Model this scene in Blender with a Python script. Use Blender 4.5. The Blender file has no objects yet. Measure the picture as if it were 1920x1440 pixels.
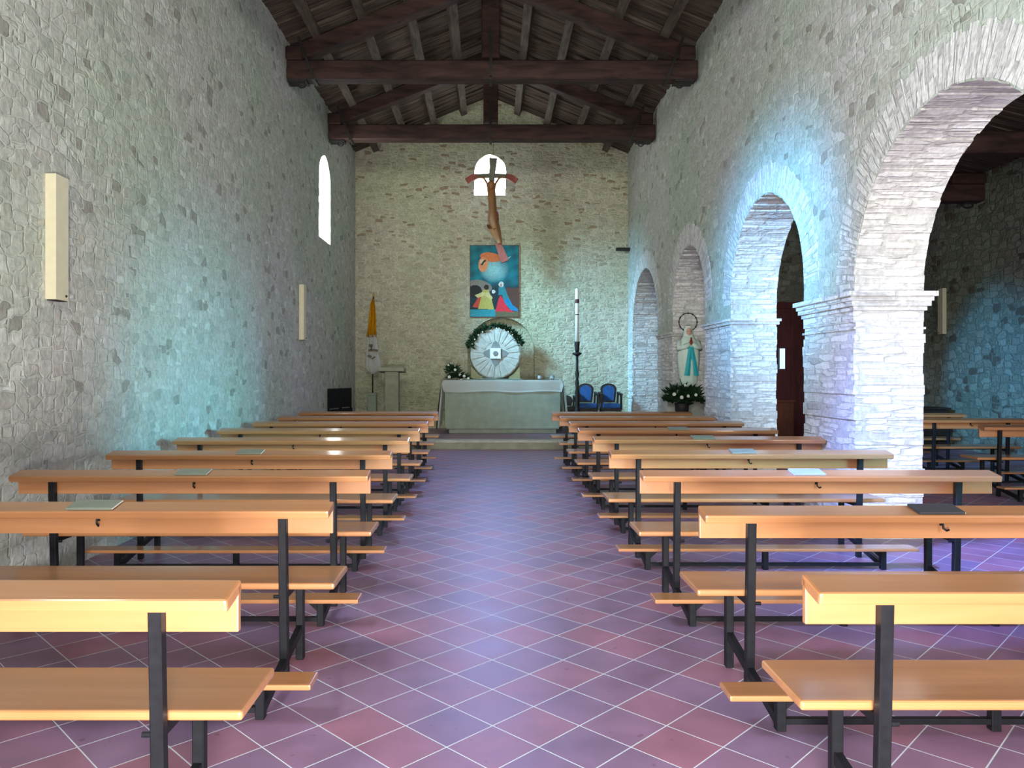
import bpy, bmesh, math, random
from mathutils import Vector, Matrix
from mathutils.geometry import tessellate_polygon
PI = math.pi
random.seed(7)
SC = bpy.context.scene
COL = SC.collection

# ------------------------------------------------------------------ camera
F = 1420.0                                   # focal length in pixels of a 1920 wide frame
cam_d = bpy.data.cameras.new('camera')
cam_d.sensor_width = 36.0
cam_d.lens = F / 1920 * 36.0
cam_d.shift_x = 40 / 1920
cam_d.shift_y = -20 / 1920
cam_d.clip_start = 0.02
cam = bpy.data.objects.new('camera', cam_d)
cam.location = (0, 0, 1.5)
cam.rotation_euler = (PI / 2, 0, 0)
COL.objects.link(cam)
SC.camera = cam

# ------------------------------------------------------------------ view, sky, daylight
SC.view_settings.view_transform = 'Standard'
SC.view_settings.look = 'None'
SC.view_settings.gamma = 1
SC.view_settings.exposure = 0.45
SC.view_settings.use_curve_mapping = False
SC.render.film_transparent = False
try:
    SC.cycles.max_bounces = 8
    SC.cycles.diffuse_bounces = 6
except Exception:
    pass
w = bpy.data.worlds.new('overcast_sky')
SC.world = w
w.use_nodes = True
w.node_tree.nodes['Background'].inputs[0].default_value = (0.85, 0.93, 1.0, 1)
w.node_tree.nodes['Background'].inputs[1].default_value = 2.0


def area(name, loc, target, sx, sy, power, color, spread=PI):
    d = bpy.data.lights.new(name, 'AREA')
    d.shape = 'RECTANGLE'
    d.size = sx
    d.size_y = sy
    d.energy = power
    d.color = color
    d.spread = spread
    o = bpy.data.objects.new(name, d)
    o.location = loc
    o.rotation_euler = (Vector(target) - Vector(loc)).to_track_quat('-Z', 'Y').to_euler()
    COL.objects.link(o)
    return o


# daylight at the entrance and visible windows, plus lamps added out of view
area('daylight_entrance', (0.1, -0.72, 0.62), (0.1, 5, 1.0), 0.9, 0.9, 350, (1.0, 0.95, 0.92))
area('added_nave_fill', (0, -1.1, 5.2), (0, 14, 5.0), 1.8, 1.4, 96, (0.97, 1.0, 0.84), math.radians(95))  # added overall fill down the nave; the wall has no window here
area('added_cool_south', (-3.15, 2.3, 5.0), (4.2, 5.4, 1.6), 1.2, 1.6, 70, (0.62, 0.75, 1.0), math.radians(115))  # added lamp at an unseen opening, cools the nave face of the arcade
area('added_blue_beam', (-3.15, 2.6, 4.7), (4.7, 6.3, 0.0), 0.8, 1.0, 75, (0.20, 0.32, 1.0), math.radians(26))  # extra added lamp that throws a blue pool on the aisle floor
area('added_blue_narrow', (-3.12, 3.7, 4.2), (9.3, 14.0, 1.3), 0.6, 0.8, 52, (0.12, 0.50, 1.0), math.radians(26))  # added narrow lamp that makes the blue glow on the aisle wall
area('daylight_slit_window', (-3.12, 14.8, 4.85), (3.0, 18.0, 1.5), 0.9, 1.5, 85, (0.30, 0.68, 1.0), math.radians(50))
area('daylight_far_window', (-0.02, 18.02, 6.2), (0, 9.5, 0.0), 0.65, 0.9, 48, (0.30, 0.42, 1.0), math.radians(60))
area('added_teal_aisle', (9.15, 2.9, 1.7), (-3.2, 8.4, 0.7), 1.2, 1.2, 26, (0.12, 0.62, 0.80), math.radians(24))  # added lamp at an unseen opening, tints the left wall teal
area('added_pier_fill', (5.2, -1.1, 2.8), (3.8, 8, 2.3), 1.8, 2.6, 290, (1.0, 0.97, 0.93))  # added lamp at an unseen rear opening, whitens the pier faces


# ------------------------------------------------------------------ node helpers
def new_mat(name, rough=0.8, spec=0.3):
    m = bpy.data.materials.new(name)
    m.use_nodes = True
    nt = m.node_tree
    b = nt.nodes['Principled BSDF']
    b.inputs['Roughness'].default_value = rough
    b.inputs['Specular IOR Level'].default_value = spec
    return m, nt, b


def N(nt, t, **kw):
    n = nt.nodes.new(t)
    for k, v in kw.items():
        setattr(n, k, v)
    return n


def L(nt, a, b):
    nt.links.new(a, b)


def ramp(nt, fac, stops, interp='LINEAR'):
    r = N(nt, 'ShaderNodeValToRGB')
    r.color_ramp.interpolation = interp
    el = r.color_ramp.elements
    while len(el) < len(stops):
        el.new(0.5)
    for e, (p, c) in zip(el, stops):
        e.position = p
        e.color = (c[0], c[1], c[2], 1)
    L(nt, fac, r.inputs[0])
    return r.outputs[0]


def mix(nt, fac, a, b, mode='MIX'):
    m = N(nt, 'ShaderNodeMix', data_type='RGBA', blend_type=mode)
    for sock, v in ((m.inputs[0], fac), (m.inputs[6], a), (m.inputs[7], b)):
        if hasattr(v, 'links'):
            L(nt, v, sock)
        elif isinstance(v, (int, float)):
            sock.default_value = v
        else:
            sock.default_value = (v[0], v[1], v[2], 1)
    return m.outputs[2]


def math_n(nt, op, a, b=0.0, c=0.0):
    m = N(nt, 'ShaderNodeMath', operation=op)
    for i, v in enumerate((a, b, c)):
        if hasattr(v, 'links'):
            L(nt, v, m.inputs[i])
        else:
            m.inputs[i].default_value = v
    return m.outputs[0]


def g3(v):
    return (v, v, v)


def stone_mat(name, scale, cols, mortar, mortar_w, dark_share=0.12, dark=(0.2, 0.16, 0.12),
              bump=0.6, coord='Object', warp=0.05, tint=((0.9, 1.0, 0.9), (1, 1, 1)), rnd=0.85, rot=(0, 0, 0), dark_above=None):
    """Rubble masonry: each voronoi cell a stone with its own colour, joints of mortar, grit and relief."""
    m, nt, b = new_mat(name, 0.92, 0.15)
    tc = N(nt, 'ShaderNodeTexCoord')
    mp = N(nt, 'ShaderNodeMapping')
    mp.inputs['Scale'].default_value = scale
    mp.inputs['Rotation'].default_value = rot
    nz = N(nt, 'ShaderNodeTexNoise')
    nz.inputs['Scale'].default_value = 2.2
    nz.inputs['Detail'].default_value = 3
    L(nt, tc.outputs[coord], nz.inputs['Vector'])
    sub = N(nt, 'ShaderNodeVectorMath', operation='SUBTRACT')
    L(nt, nz.outputs['Color'], sub.inputs[0])
    sub.inputs[1].default_value = (0.5, 0.5, 0.5)
    sc_ = N(nt, 'ShaderNodeVectorMath', operation='SCALE')
    L(nt, sub.outputs[0], sc_.inputs[0])
    sc_.inputs['Scale'].default_value = warp * 4
    add = N(nt, 'ShaderNodeVectorMath', operation='ADD')
    L(nt, tc.outputs[coord], add.inputs[0])
    L(nt, sc_.outputs[0], add.inputs[1])
    L(nt, add.outputs[0], mp.inputs['Vector'])
    v1 = N(nt, 'ShaderNodeTexVoronoi', feature='F1', distance='CHEBYCHEV')
    v2 = N(nt, 'ShaderNodeTexVoronoi', feature='F2', distance='CHEBYCHEV')
    for v in (v1, v2):
        v.inputs['Scale'].default_value = 1.0
        v.inputs['Randomness'].default_value = rnd
        L(nt, mp.outputs[0], v.inputs['Vector'])
    sep = N(nt, 'ShaderNodeSeparateColor')
    L(nt, v1.outputs['Color'], sep.inputs[0])
    base = ramp(nt, sep.outputs[0], [(i / (len(cols) - 1), c) for i, c in enumerate(cols)])
    dk = math_n(nt, 'LESS_THAN', sep.outputs[1], dark_share)
    if dark_above is not None:                  # the odd dark stones were only used in the upper courses
        hz = N(nt, 'ShaderNodeSeparateXYZ')
        L(nt, tc.outputs['Object'], hz.inputs[0])
        up_ = N(nt, 'ShaderNodeMapRange')
        L(nt, hz.outputs[2], up_.inputs[0])
        up_.inputs[1].default_value = dark_above - 1.2
        up_.inputs[2].default_value = dark_above
        up_.inputs[3].default_value = 0.25
        dk = math_n(nt, 'MULTIPLY', dk, up_.outputs[0])
    base = mix(nt, dk, base, dark)
    fine = N(nt, 'ShaderNodeTexNoise')
    fine.inputs['Scale'].default_value = 26
    fine.inputs['Detail'].default_value = 5
    L(nt, tc.outputs[coord], fine.inputs['Vector'])
    grit = ramp(nt, fine.outputs[0], [(0.3, g3(0.72)), (0.7, g3(1.15))])
    base = mix(nt, 0.8, base, grit, 'MULTIPLY')
    mid = N(nt, 'ShaderNodeTexNoise')
    mid.inputs['Scale'].default_value = 7.5
    mid.inputs['Detail'].default_value = 3
    L(nt, tc.outputs[coord], mid.inputs['Vector'])
    blot = ramp(nt, mid.outputs[0], [(0.32, g3(0.80)), (0.66, g3(1.22))])
    grit = mix(nt, 0.8, grit, blot, 'MULTIPLY')
    big = N(nt, 'ShaderNodeTexNoise')
    big.inputs['Scale'].default_value = 0.45
    big.inputs['Detail'].default_value = 3
    L(nt, tc.outputs[coord], big.inputs['Vector'])
    tn = ramp(nt, big.outputs[0], [(0.35, tint[0]), (0.65, tint[1])])
    edge = N(nt, 'ShaderNodeMapRange', interpolation_type='SMOOTHSTEP')
    L(nt, math_n(nt, 'SUBTRACT', v2.outputs['Distance'], v1.outputs['Distance']), edge.inputs[0])
    edge.inputs[1].default_value = mortar_w * 0.35
    edge.inputs[2].default_value = mortar_w
    mo = mix(nt, 0.7, mortar, grit, 'MULTIPLY')
    col = mix(nt, edge.outputs[0], mo, base)
    col = mix(nt, 1.0, col, tn, 'MULTIPLY')
    L(nt, col, b.inputs['Base Color'])
    h = math_n(nt, 'MULTIPLY', edge.outputs[0], 0.55)
    h = math_n(nt, 'MULTIPLY_ADD', fine.outputs[0], 0.6, h)
    h = math_n(nt, 'MULTIPLY_ADD', mid.outputs[0], 0.9, h)
    h = math_n(nt, 'MULTIPLY_ADD', sep.outputs[2], 0.4, h)
    bp = N(nt, 'ShaderNodeBump')
    bp.inputs['Strength'].default_value = bump
    bp.inputs['Distance'].default_value = 0.03
    L(nt, h, bp.inputs['Height'])
    L(nt, bp.outputs[0], b.inputs['Normal'])
    return m


def plain(name, col, rough=0.6, spec=0.3, metallic=0.0, vary=0.12, scale=14, bump=0.0):
    m, nt, b = new_mat(name, rough, spec)
    b.inputs['Metallic'].default_value = metallic
    tc = N(nt, 'ShaderNodeTexCoord')
    nz = N(nt, 'ShaderNodeTexNoise')
    nz.inputs['Scale'].default_value = scale
    nz.inputs['Detail'].default_value = 4
    L(nt, tc.outputs['Object'], nz.inputs['Vector'])
    lo = [c * (1 - vary) for c in col]
    hi = [min(1, c * (1 + vary)) for c in col]
    L(nt, ramp(nt, nz.outputs[0], [(0.3, lo), (0.7, hi)]), b.inputs['Base Color'])
    if bump:
        bp = N(nt, 'ShaderNodeBump')
        bp.inputs['Strength'].default_value = bump
        bp.inputs['Distance'].default_value = 0.01
        L(nt, nz.outputs[0], bp.inputs['Height'])
        L(nt, bp.outputs[0], b.inputs['Normal'])
    return m


def wood(name, c0, c1, scale=(1.2, 22, 22), rough=0.4, spec=0.4, bump=0.05, coat=0.0, detail=4):
    m, nt, b = new_mat(name, rough, spec)
    tc = N(nt, 'ShaderNodeTexCoord')
    mp = N(nt, 'ShaderNodeMapping')
    mp.inputs['Scale'].default_value = scale
    L(nt, tc.outputs['Object'], mp.inputs[0])
    nz = N(nt, 'ShaderNodeTexNoise')
    nz.inputs['Scale'].default_value = 1.6
    nz.inputs['Detail'].default_value = detail
    nz.inputs['Distortion'].default_value = 0.6
    L(nt, mp.outputs[0], nz.inputs['Vector'])
    L(nt, ramp(nt, nz.outputs[0], [(0.3, c0), (0.7, c1)]), b.inputs['Base Color'])
    bp = N(nt, 'ShaderNodeBump')
    bp.inputs['Strength'].default_value = bump
    bp.inputs['Distance'].default_value = 0.01
    L(nt, nz.outputs[0], bp.inputs['Height'])
    L(nt, bp.outputs[0], b.inputs['Normal'])
    if coat:
        b.inputs['Coat Weight'].default_value = coat
        b.inputs['Coat Roughness'].default_value = 0.12
    return m


# ------------------------------------------------------------------ materials
M = {}
M['stone_side'] = stone_mat('rubble_stone_side', (6.4, 6.4, 9.5),
    [(0.44, 0.45, 0.42), (0.54, 0.54, 0.50), (0.58, 0.58, 0.56), (0.50, 0.48, 0.44), (0.70, 0.70, 0.68)],
    (0.56, 0.57, 0.53), 0.10, 0.05, (0.36, 0.34, 0.31), bump=0.5, tint=((0.86, 0.97, 0.86), (1, 1, 1)), warp=0.035, rnd=0.8)
M['stone_far'] = stone_mat('rubble_stone_far', (5.0, 5.0, 13.0),
    [(0.50, 0.47, 0.35), (0.55, 0.52, 0.40), (0.44, 0.40, 0.31), (0.57, 0.55, 0.44)],
    (0.56, 0.54, 0.42), 0.24, 0.11, (0.34, 0.26, 0.18), bump=0.75, tint=((0.90, 0.96, 0.82), (1, 1, 1)), warp=0.03, rnd=0.85, dark_above=5.0)
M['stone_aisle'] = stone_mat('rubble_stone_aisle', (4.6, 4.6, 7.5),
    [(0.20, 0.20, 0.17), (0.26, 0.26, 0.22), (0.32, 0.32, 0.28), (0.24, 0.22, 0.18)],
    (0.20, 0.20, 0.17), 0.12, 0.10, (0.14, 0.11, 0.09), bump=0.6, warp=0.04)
M['brick'] = stone_mat('coursed_thin_stone', (3.0, 15.5, 1.0),
    [(0.70, 0.69, 0.66), (0.76, 0.75, 0.73), (0.82, 0.81, 0.79), (0.72, 0.70, 0.67)],
    (0.58, 0.57, 0.55), 0.16, 0.04, (0.50, 0.48, 0.46), bump=0.6, coord='UV', warp=0.007,
    tint=((0.95, 0.97, 0.97), (1, 1, 1)), rnd=0.75)
M['cut_stone'] = plain('pale_cut_stone', (0.50, 0.52, 0.46), 0.85, 0.2, vary=0.14, scale=9, bump=0.3)
M['altar_stone'] = plain('green_grey_altar_stone', (0.29, 0.34, 0.27), 0.8, 0.2, vary=0.1, scale=6, bump=0.15)
M['step_stone'] = plain('step_stone', (0.34, 0.34, 0.25), 0.8, 0.2, vary=0.15, scale=5, bump=0.2)
M['black_metal'] = plain('black_painted_steel', (0.008, 0.009, 0.012), 0.5, 0.25, vary=0.3, scale=30)
M['iron'] = plain('black_wrought_iron', (0.015, 0.013, 0.012), 0.6, 0.4, vary=0.3, scale=30)
M['pew'] = wood('varnished_pew_wood', (0.42, 0.182, 0.066), (0.51, 0.235, 0.092), (0.6, 9, 9), 0.42, 0.5, 0.02, coat=0.7)
M['beam'] = wood('dark_roof_beam', (0.016, 0.009, 0.008), (0.068, 0.034, 0.028), (1.2, 6, 6), 0.7, 0.25, 0.3)
M['beam_y'] = wood('dark_roof_beam_lengthwise', (0.05, 0.038, 0.030), (0.14, 0.115, 0.09), (8, 1.2, 8), 0.75, 0.25, 0.3)
M['plank'] = wood('weathered_roof_plank', (0.022, 0.015, 0.012), (0.15, 0.11, 0.085), (0.8, 17, 0.8), 0.85, 0.2, 0.5, detail=6)
M['cream'] = plain('cream_metal_casing', (0.66, 0.62, 0.44), 0.5, 0.3, vary=0.04)
M['leaf'] = plain('dark_green_leaf', (0.012, 0.040, 0.014), 0.5, 0.35, vary=0.5, scale=20)
M['petal'] = plain('white_petal', (0.80, 0.82, 0.72), 0.6, 0.3, vary=0.05)
M['cloth'] = plain('white_linen', (0.80, 0.83, 0.78), 0.85, 0.1, vary=0.04, scale=40)
M['yellow_silk'] = plain('yellow_flag_silk', (0.85, 0.50, 0.015), 0.6, 0.2, vary=0.08)
M['white_silk'] = plain('white_flag_silk', (0.75, 0.76, 0.76), 0.7, 0.2, vary=0.05)
M['emblem'] = plain('flag_emblem_ink', (0.16, 0.12, 0.09), 0.7, 0.2)
M['gold'] = plain('dull_gold', (0.50, 0.36, 0.10), 0.4, 0.5, metallic=0.6)
M['blue_cloth'] = plain('blue_upholstery', (0.035, 0.11, 0.30), 0.8, 0.2, vary=0.15)
M['dark_wood'] = wood('near_black_wood', (0.010, 0.009, 0.008), (0.03, 0.022, 0.018), (8, 8, 2), 0.5, 0.4, 0.05)
M['wax'] = plain('white_wax', (0.85, 0.84, 0.78), 0.5, 0.4, vary=0.03)
M['red_band'] = plain('brown_red_band', (0.10, 0.04, 0.03), 0.6, 0.3)
M['robe'] = plain('white_green_plaster_robe', (0.62, 0.76, 0.66), 0.55, 0.4, vary=0.05)
M['sash'] = plain('teal_plaster_sash', (0.02, 0.42, 0.46), 0.55, 0.4, vary=0.12)
M['skin'] = plain('painted_plaster_skin', (0.62, 0.36, 0.27), 0.6, 0.3, vary=0.06)
M['paper'] = plain('grey_green_booklet_cover', (0.24, 0.27, 0.21), 0.6, 0.3, vary=0.06)
M['paper_dark'] = plain('dark_booklet_cover', (0.05, 0.05, 0.055), 0.6, 0.3, vary=0.06)
M['paper_blue'] = plain('pale_blue_booklet_cover', (0.35, 0.45, 0.55), 0.5, 0.3, vary=0.06)
M['red_wood'] = wood('dark_red_wood', (0.050, 0.006, 0.008), (0.10, 0.014, 0.014), (8, 8, 1.5), 0.5, 0.3, 0.05)
M['brown_wood'] = wood('red_brown_wood', (0.10, 0.025, 0.012), (0.16, 0.045, 0.02), (8, 8, 1.5), 0.5, 0.3, 0.05)
M['cross_wood'] = wood('weathered_cross_wood', (0.10, 0.10, 0.075), (0.17, 0.17, 0.13), (8, 8, 1.5), 0.7, 0.3, 0.1)
M['cross_red'] = wood('red_brown_cross_wood', (0.22, 0.05, 0.035), (0.34, 0.10, 0.07), (6, 6, 1.5), 0.6, 0.3, 0.1)
M['corpus'] = wood('carved_amber_wood', (0.20, 0.10, 0.035), (0.34, 0.15, 0.055), (5, 5, 1.5), 0.5, 0.4, 0.1)
M['glass'] = plain('clear_glass', (0.8, 0.85, 0.85), 0.05, 0.5, vary=0.01)
M['glass'].node_tree.nodes['Principled BSDF'].inputs['Transmission Weight'].default_value = 0.7
M['wheat'] = plain('sandstone_wedge', (0.34, 0.30, 0.15), 0.85, 0.2, vary=0.15, scale=10)


def window_mat():
    m, nt, b = new_mat('bright_sky_pane', 0.3, 0.3)
    b.inputs['Base Color'].default_value = (0.9, 0.95, 1, 1)
    b.inputs['Emission Color'].default_value = (0.97, 1.0, 0.98, 1)
    b.inputs['Emission Strength'].default_value = 9.0
    return m


M['pane'] = window_mat()


def floor_mat():
    """Square terracotta tiles laid on the diagonal with pale joints."""
    side = 0.2617
    m, nt, b = new_mat('terracotta_tiles', 0.38, 0.45)
    tc = N(nt, 'ShaderNodeTexCoord')
    sp = N(nt, 'ShaderNodeSeparateXYZ')
    L(nt, tc.outputs['Object'], sp.inputs[0])
    x, y = sp.outputs[0], sp.outputs[1]
    px, py = -0.177, 3.408
    k = 1 / (math.sqrt(2) * side)
    u0 = (px + py) * k
    v0 = (py - px) * k
    u = math_n(nt, 'SUBTRACT', math_n(nt, 'MULTIPLY', math_n(nt, 'ADD', x, y), k), u0 - 50)
    v = math_n(nt, 'SUBTRACT', math_n(nt, 'MULTIPLY', math_n(nt, 'SUBTRACT', y, x), k), v0 - 50)
    fu = math_n(nt, 'FRACT', u)
    fv = math_n(nt, 'FRACT', v)
    du = math_n(nt, 'SUBTRACT', 0.5, math_n(nt, 'ABSOLUTE', math_n(nt, 'SUBTRACT', fu, 0.5)))
    dv = math_n(nt, 'SUBTRACT', 0.5, math_n(nt, 'ABSOLUTE', math_n(nt, 'SUBTRACT', fv, 0.5)))
    d = math_n(nt, 'MINIMUM', du, dv)
    joint = N(nt, 'ShaderNodeMapRange')
    L(nt, d, joint.inputs[0])
    joint.inputs[1].default_value = 0.006
    joint.inputs[2].default_value = 0.015
    cell = N(nt, 'ShaderNodeCombineXYZ')
    L(nt, math_n(nt, 'FLOOR', u), cell.inputs[0])
    L(nt, math_n(nt, 'FLOOR', v), cell.inputs[1])
    wn = N(nt, 'ShaderNodeTexWhiteNoise', noise_dimensions='3D')
    L(nt, cell.outputs[0], wn.inputs['Vector'])
    tile = ramp(nt, wn.outputs['Value'], [(0, (0.25, 0.165, 0.28)), (0.5, (0.29, 0.17, 0.275)), (1, (0.36, 0.16, 0.225))])
    nz = N(nt, 'ShaderNodeTexNoise')
    nz.inputs['Scale'].default_value = 3.5
    nz.inputs['Detail'].default_value = 5
    L(nt, tc.outputs['Object'], nz.inputs['Vector'])
    tile = mix(nt, 0.8, tile, ramp(nt, nz.outputs[0], [(0.3, g3(0.75)), (0.7, g3(1.2))]), 'MULTIPLY')
    sp2 = N(nt, 'ShaderNodeTexNoise')
    sp2.inputs['Scale'].default_value = 17
    sp2.inputs['Detail'].default_value = 2
    L(nt, tc.outputs['Object'], sp2.inputs['Vector'])
    spot = ramp(nt, sp2.outputs[0], [(0.70, g3(0)), (0.74, g3(1))])
    tile = mix(nt, math_n(nt, 'MULTIPLY', spot, 0.5), tile, (0.14, 0.05, 0.075))
    col = mix(nt, joint.outputs[0], (0.72, 0.78, 0.85), tile)
    L(nt, col, b.inputs['Base Color'])
    ro = N(nt, 'ShaderNodeMapRange')
    L(nt, nz.outputs[0], ro.inputs[0])
    ro.inputs[3].default_value = 0.30
    ro.inputs[4].default_value = 0.52
    L(nt, ro.outputs[0], b.inputs['Roughness'])
    bp = N(nt, 'ShaderNodeBump')
    bp.inputs['Strength'].default_value = 0.35
    bp.inputs['Distance'].default_value = 0.004
    L(nt, math_n(nt, 'MULTIPLY_ADD', nz.outputs[0], 0.8, joint.outputs[0]), bp.inputs['Height'])
    L(nt, bp.outputs[0], b.inputs['Normal'])
    return m


M['floor'] = floor_mat()


def attr_mat(name):
    m, nt, b = new_mat(name, 0.55, 0.3)
    a = N(nt, 'ShaderNodeAttribute')
    a.attribute_name = 'Col'
    nz = N(nt, 'ShaderNodeTexNoise')
    nz.inputs['Scale'].default_value = 30
    tc = N(nt, 'ShaderNodeTexCoord')
    L(nt, tc.outputs['Object'], nz.inputs['Vector'])
    L(nt, mix(nt, 0.5, a.outputs['Color'], ramp(nt, nz.outputs[0], [(0.3, g3(0.7)), (0.7, g3(1.2))]), 'MULTIPLY'),
      b.inputs['Base Color'])
    return m


# ------------------------------------------------------------------ mesh helpers
def box(bm, x0, x1, y0, y1, z0, z1, mx=None):
    vs = [bm.verts.new((x, y, z)) for z in (z0, z1) for y in (y0, y1) for x in (x0, x1)]
    for f in ((0, 2, 3, 1), (4, 5, 7, 6), (0, 1, 5, 4), (2, 6, 7, 3), (0, 4, 6, 2), (1, 3, 7, 5)):
        bm.faces.new([vs[i] for i in f])
    if mx is not None:
        bmesh.ops.transform(bm, matrix=mx, verts=vs)
    return vs


def bar(bm, a, b, wx, wy, up=(0, 0, 1)):
    """A rectangular bar from a to b, wx across and wy deep."""
    a, b = Vector(a), Vector(b)
    d = (b - a).normalized()
    s = d.cross(Vector(up))
    if s.length < 1e-4:
        s = Vector((1, 0, 0))
    s.normalize()
    t = s.cross(d).normalized()
    vs = []
    for p in (a, b):
        for i, j in ((-1, -1), (1, -1), (1, 1), (-1, 1)):
            vs.append(bm.verts.new(p + s * (i * wx / 2) + t * (j * wy / 2)))
    for f in ((3, 2, 1, 0), (4, 5, 6, 7), (0, 1, 5, 4), (1, 2, 6, 5), (2, 3, 7, 6), (3, 0, 4, 7)):
        bm.faces.new([vs[i] for i in f])


def bevel(bm, wd, seg=2):
    bmesh.ops.bevel(bm, geom=list(bm.edges), offset=wd, segments=seg, affect='EDGES', profile=0.6)


def tube(bm, pts, radii, n=12, flat=1.0, cap=True):
    pts = [Vector(p) for p in pts]
    rings = []
    for i, p in enumerate(pts):
        d = (pts[min(i + 1, len(pts) - 1)] - pts[max(i - 1, 0)]).normalized()
        s = d.cross(Vector((0, 1, 0)))
        if s.length < 1e-3:
            s = d.cross(Vector((0, 0, 1)))
        s.normalize()
        t = s.cross(d).normalized()
        r = radii[i] if isinstance(radii, (list, tuple)) else radii
        rings.append([bm.verts.new(p + s * (math.cos(2 * PI * k / n) * r) + t * (math.sin(2 * PI * k / n) * r * flat)) for k in range(n)])
    for a, b in zip(rings, rings[1:]):
        for k in range(n):
            bm.faces.new((a[k], a[(k + 1) % n], b[(k + 1) % n], b[k]))
    if cap:
        bm.faces.new(rings[0][::-1])
        bm.faces.new(rings[-1])


def lathe(bm, prof, n=20, sx=1.0, sy=1.0, c=(0, 0, 0), fn=None):
    rings = []
    for r, z in prof:
        ring = []
        for k in range(n):
            a = 2 * PI * k / n
            q = fn(a, z) if fn else 1.0
            ring.append(bm.verts.new((c[0] + math.cos(a) * r * sx * q, c[1] + math.sin(a) * r * sy * q, c[2] + z)))
        rings.append(ring)
    for a, b in zip(rings, rings[1:]):
        for k in range(n):
            bm.faces.new((a[k], a[(k + 1) % n], b[(k + 1) % n], b[k]))
    bm.faces.new(rings[0][::-1])
    bm.faces.new(rings[-1])


def ball(bm, c, r, sx=1, sy=1, sz=1, u=14, v=10):
    mx = Matrix.Translation(c) @ Matrix.Diagonal((sx, sy, sz, 1))
    bmesh.ops.create_uvsphere(bm, u_segments=u, v_segments=v, radius=r, matrix=mx)


def obj(name, bm, mat, parent=None, smooth=False, loc=(0, 0, 0)):
    bmesh.ops.recalc_face_normals(bm, faces=bm.faces)
    me = bpy.data.meshes.new(name)
    bm.to_mesh(me)
    bm.free()
    for mm in (mat if isinstance(mat, (list, tuple)) else [mat]):
        me.materials.append(mm)
    if smooth:
        for p in me.polygons:
            p.use_smooth = True
    o = bpy.data.objects.new(name, me)
    o.location = loc
    COL.objects.link(o)
    if parent is not None:
        o.parent = parent
    return o


def tag(o, label, cat, group=None, kind=None):
    o['label'] = label
    o['category'] = cat
    if group:
        o['group'] = group
    if kind:
        o['kind'] = kind
    return o


def thing(name, label, cat, loc=(0, 0, 0), rz=0.0, group=None):
    o = bpy.data.objects.new(name, None)
    o.empty_display_size = 0.1
    COL.objects.link(o)
    o.location = loc
    o.rotation_euler = (0, 0, rz)
    return tag(o, label, cat, group)


def struct(name, bm, mat, label=None, smooth=False):
    o = obj(name, bm, mat, None, smooth)
    o['kind'] = 'structure'
    if label:
        o['label'] = label
        o['category'] = name.split('_')[0]
    return o


def dup(root, loc, label=None, rz=None, group=None):
    r = root.copy()
    COL.objects.link(r)
    r.location = loc
    if rz is not None:
        r.rotation_euler = (0, 0, rz)
    if label:
        r['label'] = label
    if group:
        r['group'] = group
    for ch in list(root.children):
        c = ch.copy()
        COL.objects.link(c)
        c.parent = r
        for g in list(ch.children):
            d = g.copy()
            COL.objects.link(d)
            d.parent = c
    return r


def W(px, py, D, vx=918.0, vy=700.0):
    """Point of the place that the photograph shows at px, py when it stands D metres away."""
    return Vector(((px - vx) * D / F, D, 1.5 + (vy - py) * D / F))


# ------------------------------------------------------------------ building shell
XL, XR, XR2, XA = -3.25, 3.30, 3.93, 9.30
Y0, YF = -1.2, 18.2
ZW, ZR = 6.82, 8.17
PL = 14.9                                      # where the raised altar floor begins
PLZ = 0.18


def plate(bm, outline, holes, to3, depth, side_mat=0):
    """Flat wall with holes: outline and holes in 2-D, to3 maps (a, b, t) with t from 0 (inner face) to depth."""
    polys = [outline] + holes
    flat = [p for poly in polys for p in poly]
    tris = tessellate_polygon([[Vector((a, b, 0)) for a, b in poly] for poly in polys])
    fr = [bm.verts.new(to3(a, b, 0)) for a, b in flat]
    bk = [bm.verts.new(to3(a, b, depth)) for a, b in flat]
    for t in tris:
        try:
            bm.faces.new([fr[i] for i in t])
            bm.faces.new([bk[i] for i in reversed(t)])
        except ValueError:
            pass
    i0 = 0
    for poly in polys:
        n = len(poly)
        for k in range(n):
            a, b = i0 + k, i0 + (k + 1) % n
            f = bm.faces.new((fr[a], fr[b], bk[b], bk[a]))
            f.material_index = side_mat
        i0 += n


def rag(n=1.0):
    return random.uniform(-0.012, 0.012) * n


def arched(x0, x1, z0, zs, n=14, jag=0.0, rise=None):
    """Closed outline of an arched opening."""
    c, r = (x0 + x1) / 2, (x1 - x0) / 2
    rise = rise or r
    pts = [(x1, z0)]
    nz = max(2, int((zs - z0) / 0.12)) if jag else 1
    for k in range(nz):
        za, zb = z0 + (zs - z0) * k / nz, z0 + (zs - z0) * (k + 1) / nz
        j = random.uniform(-jag, jag)
        pts += [(x1 + j, za + 0.001 * bool(k)), (x1 + j, zb)]
    for k in range(1, n):
        a = PI * k / n
        j = random.uniform(-jag, jag)
        pts.append((c + (r + j) * math.cos(a), zs + (rise + j) * math.sin(a)))
    for k in reversed(range(nz)):
        za, zb = z0 + (zs - z0) * k / nz, z0 + (zs - z0) * (k + 1) / nz
        j = random.uniform(-jag, jag)
        pts += [(x0 + j, zb), (x0 + j, za + 0.001 * bool(k))]
    pts.append((x0, z0))
    out = []
    for p in pts:
        if not out or (abs(p[0] - out[-1][0]) + abs(p[1] - out[-1][1])) > 1e-5:
            out.append(p)
    return out


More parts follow.
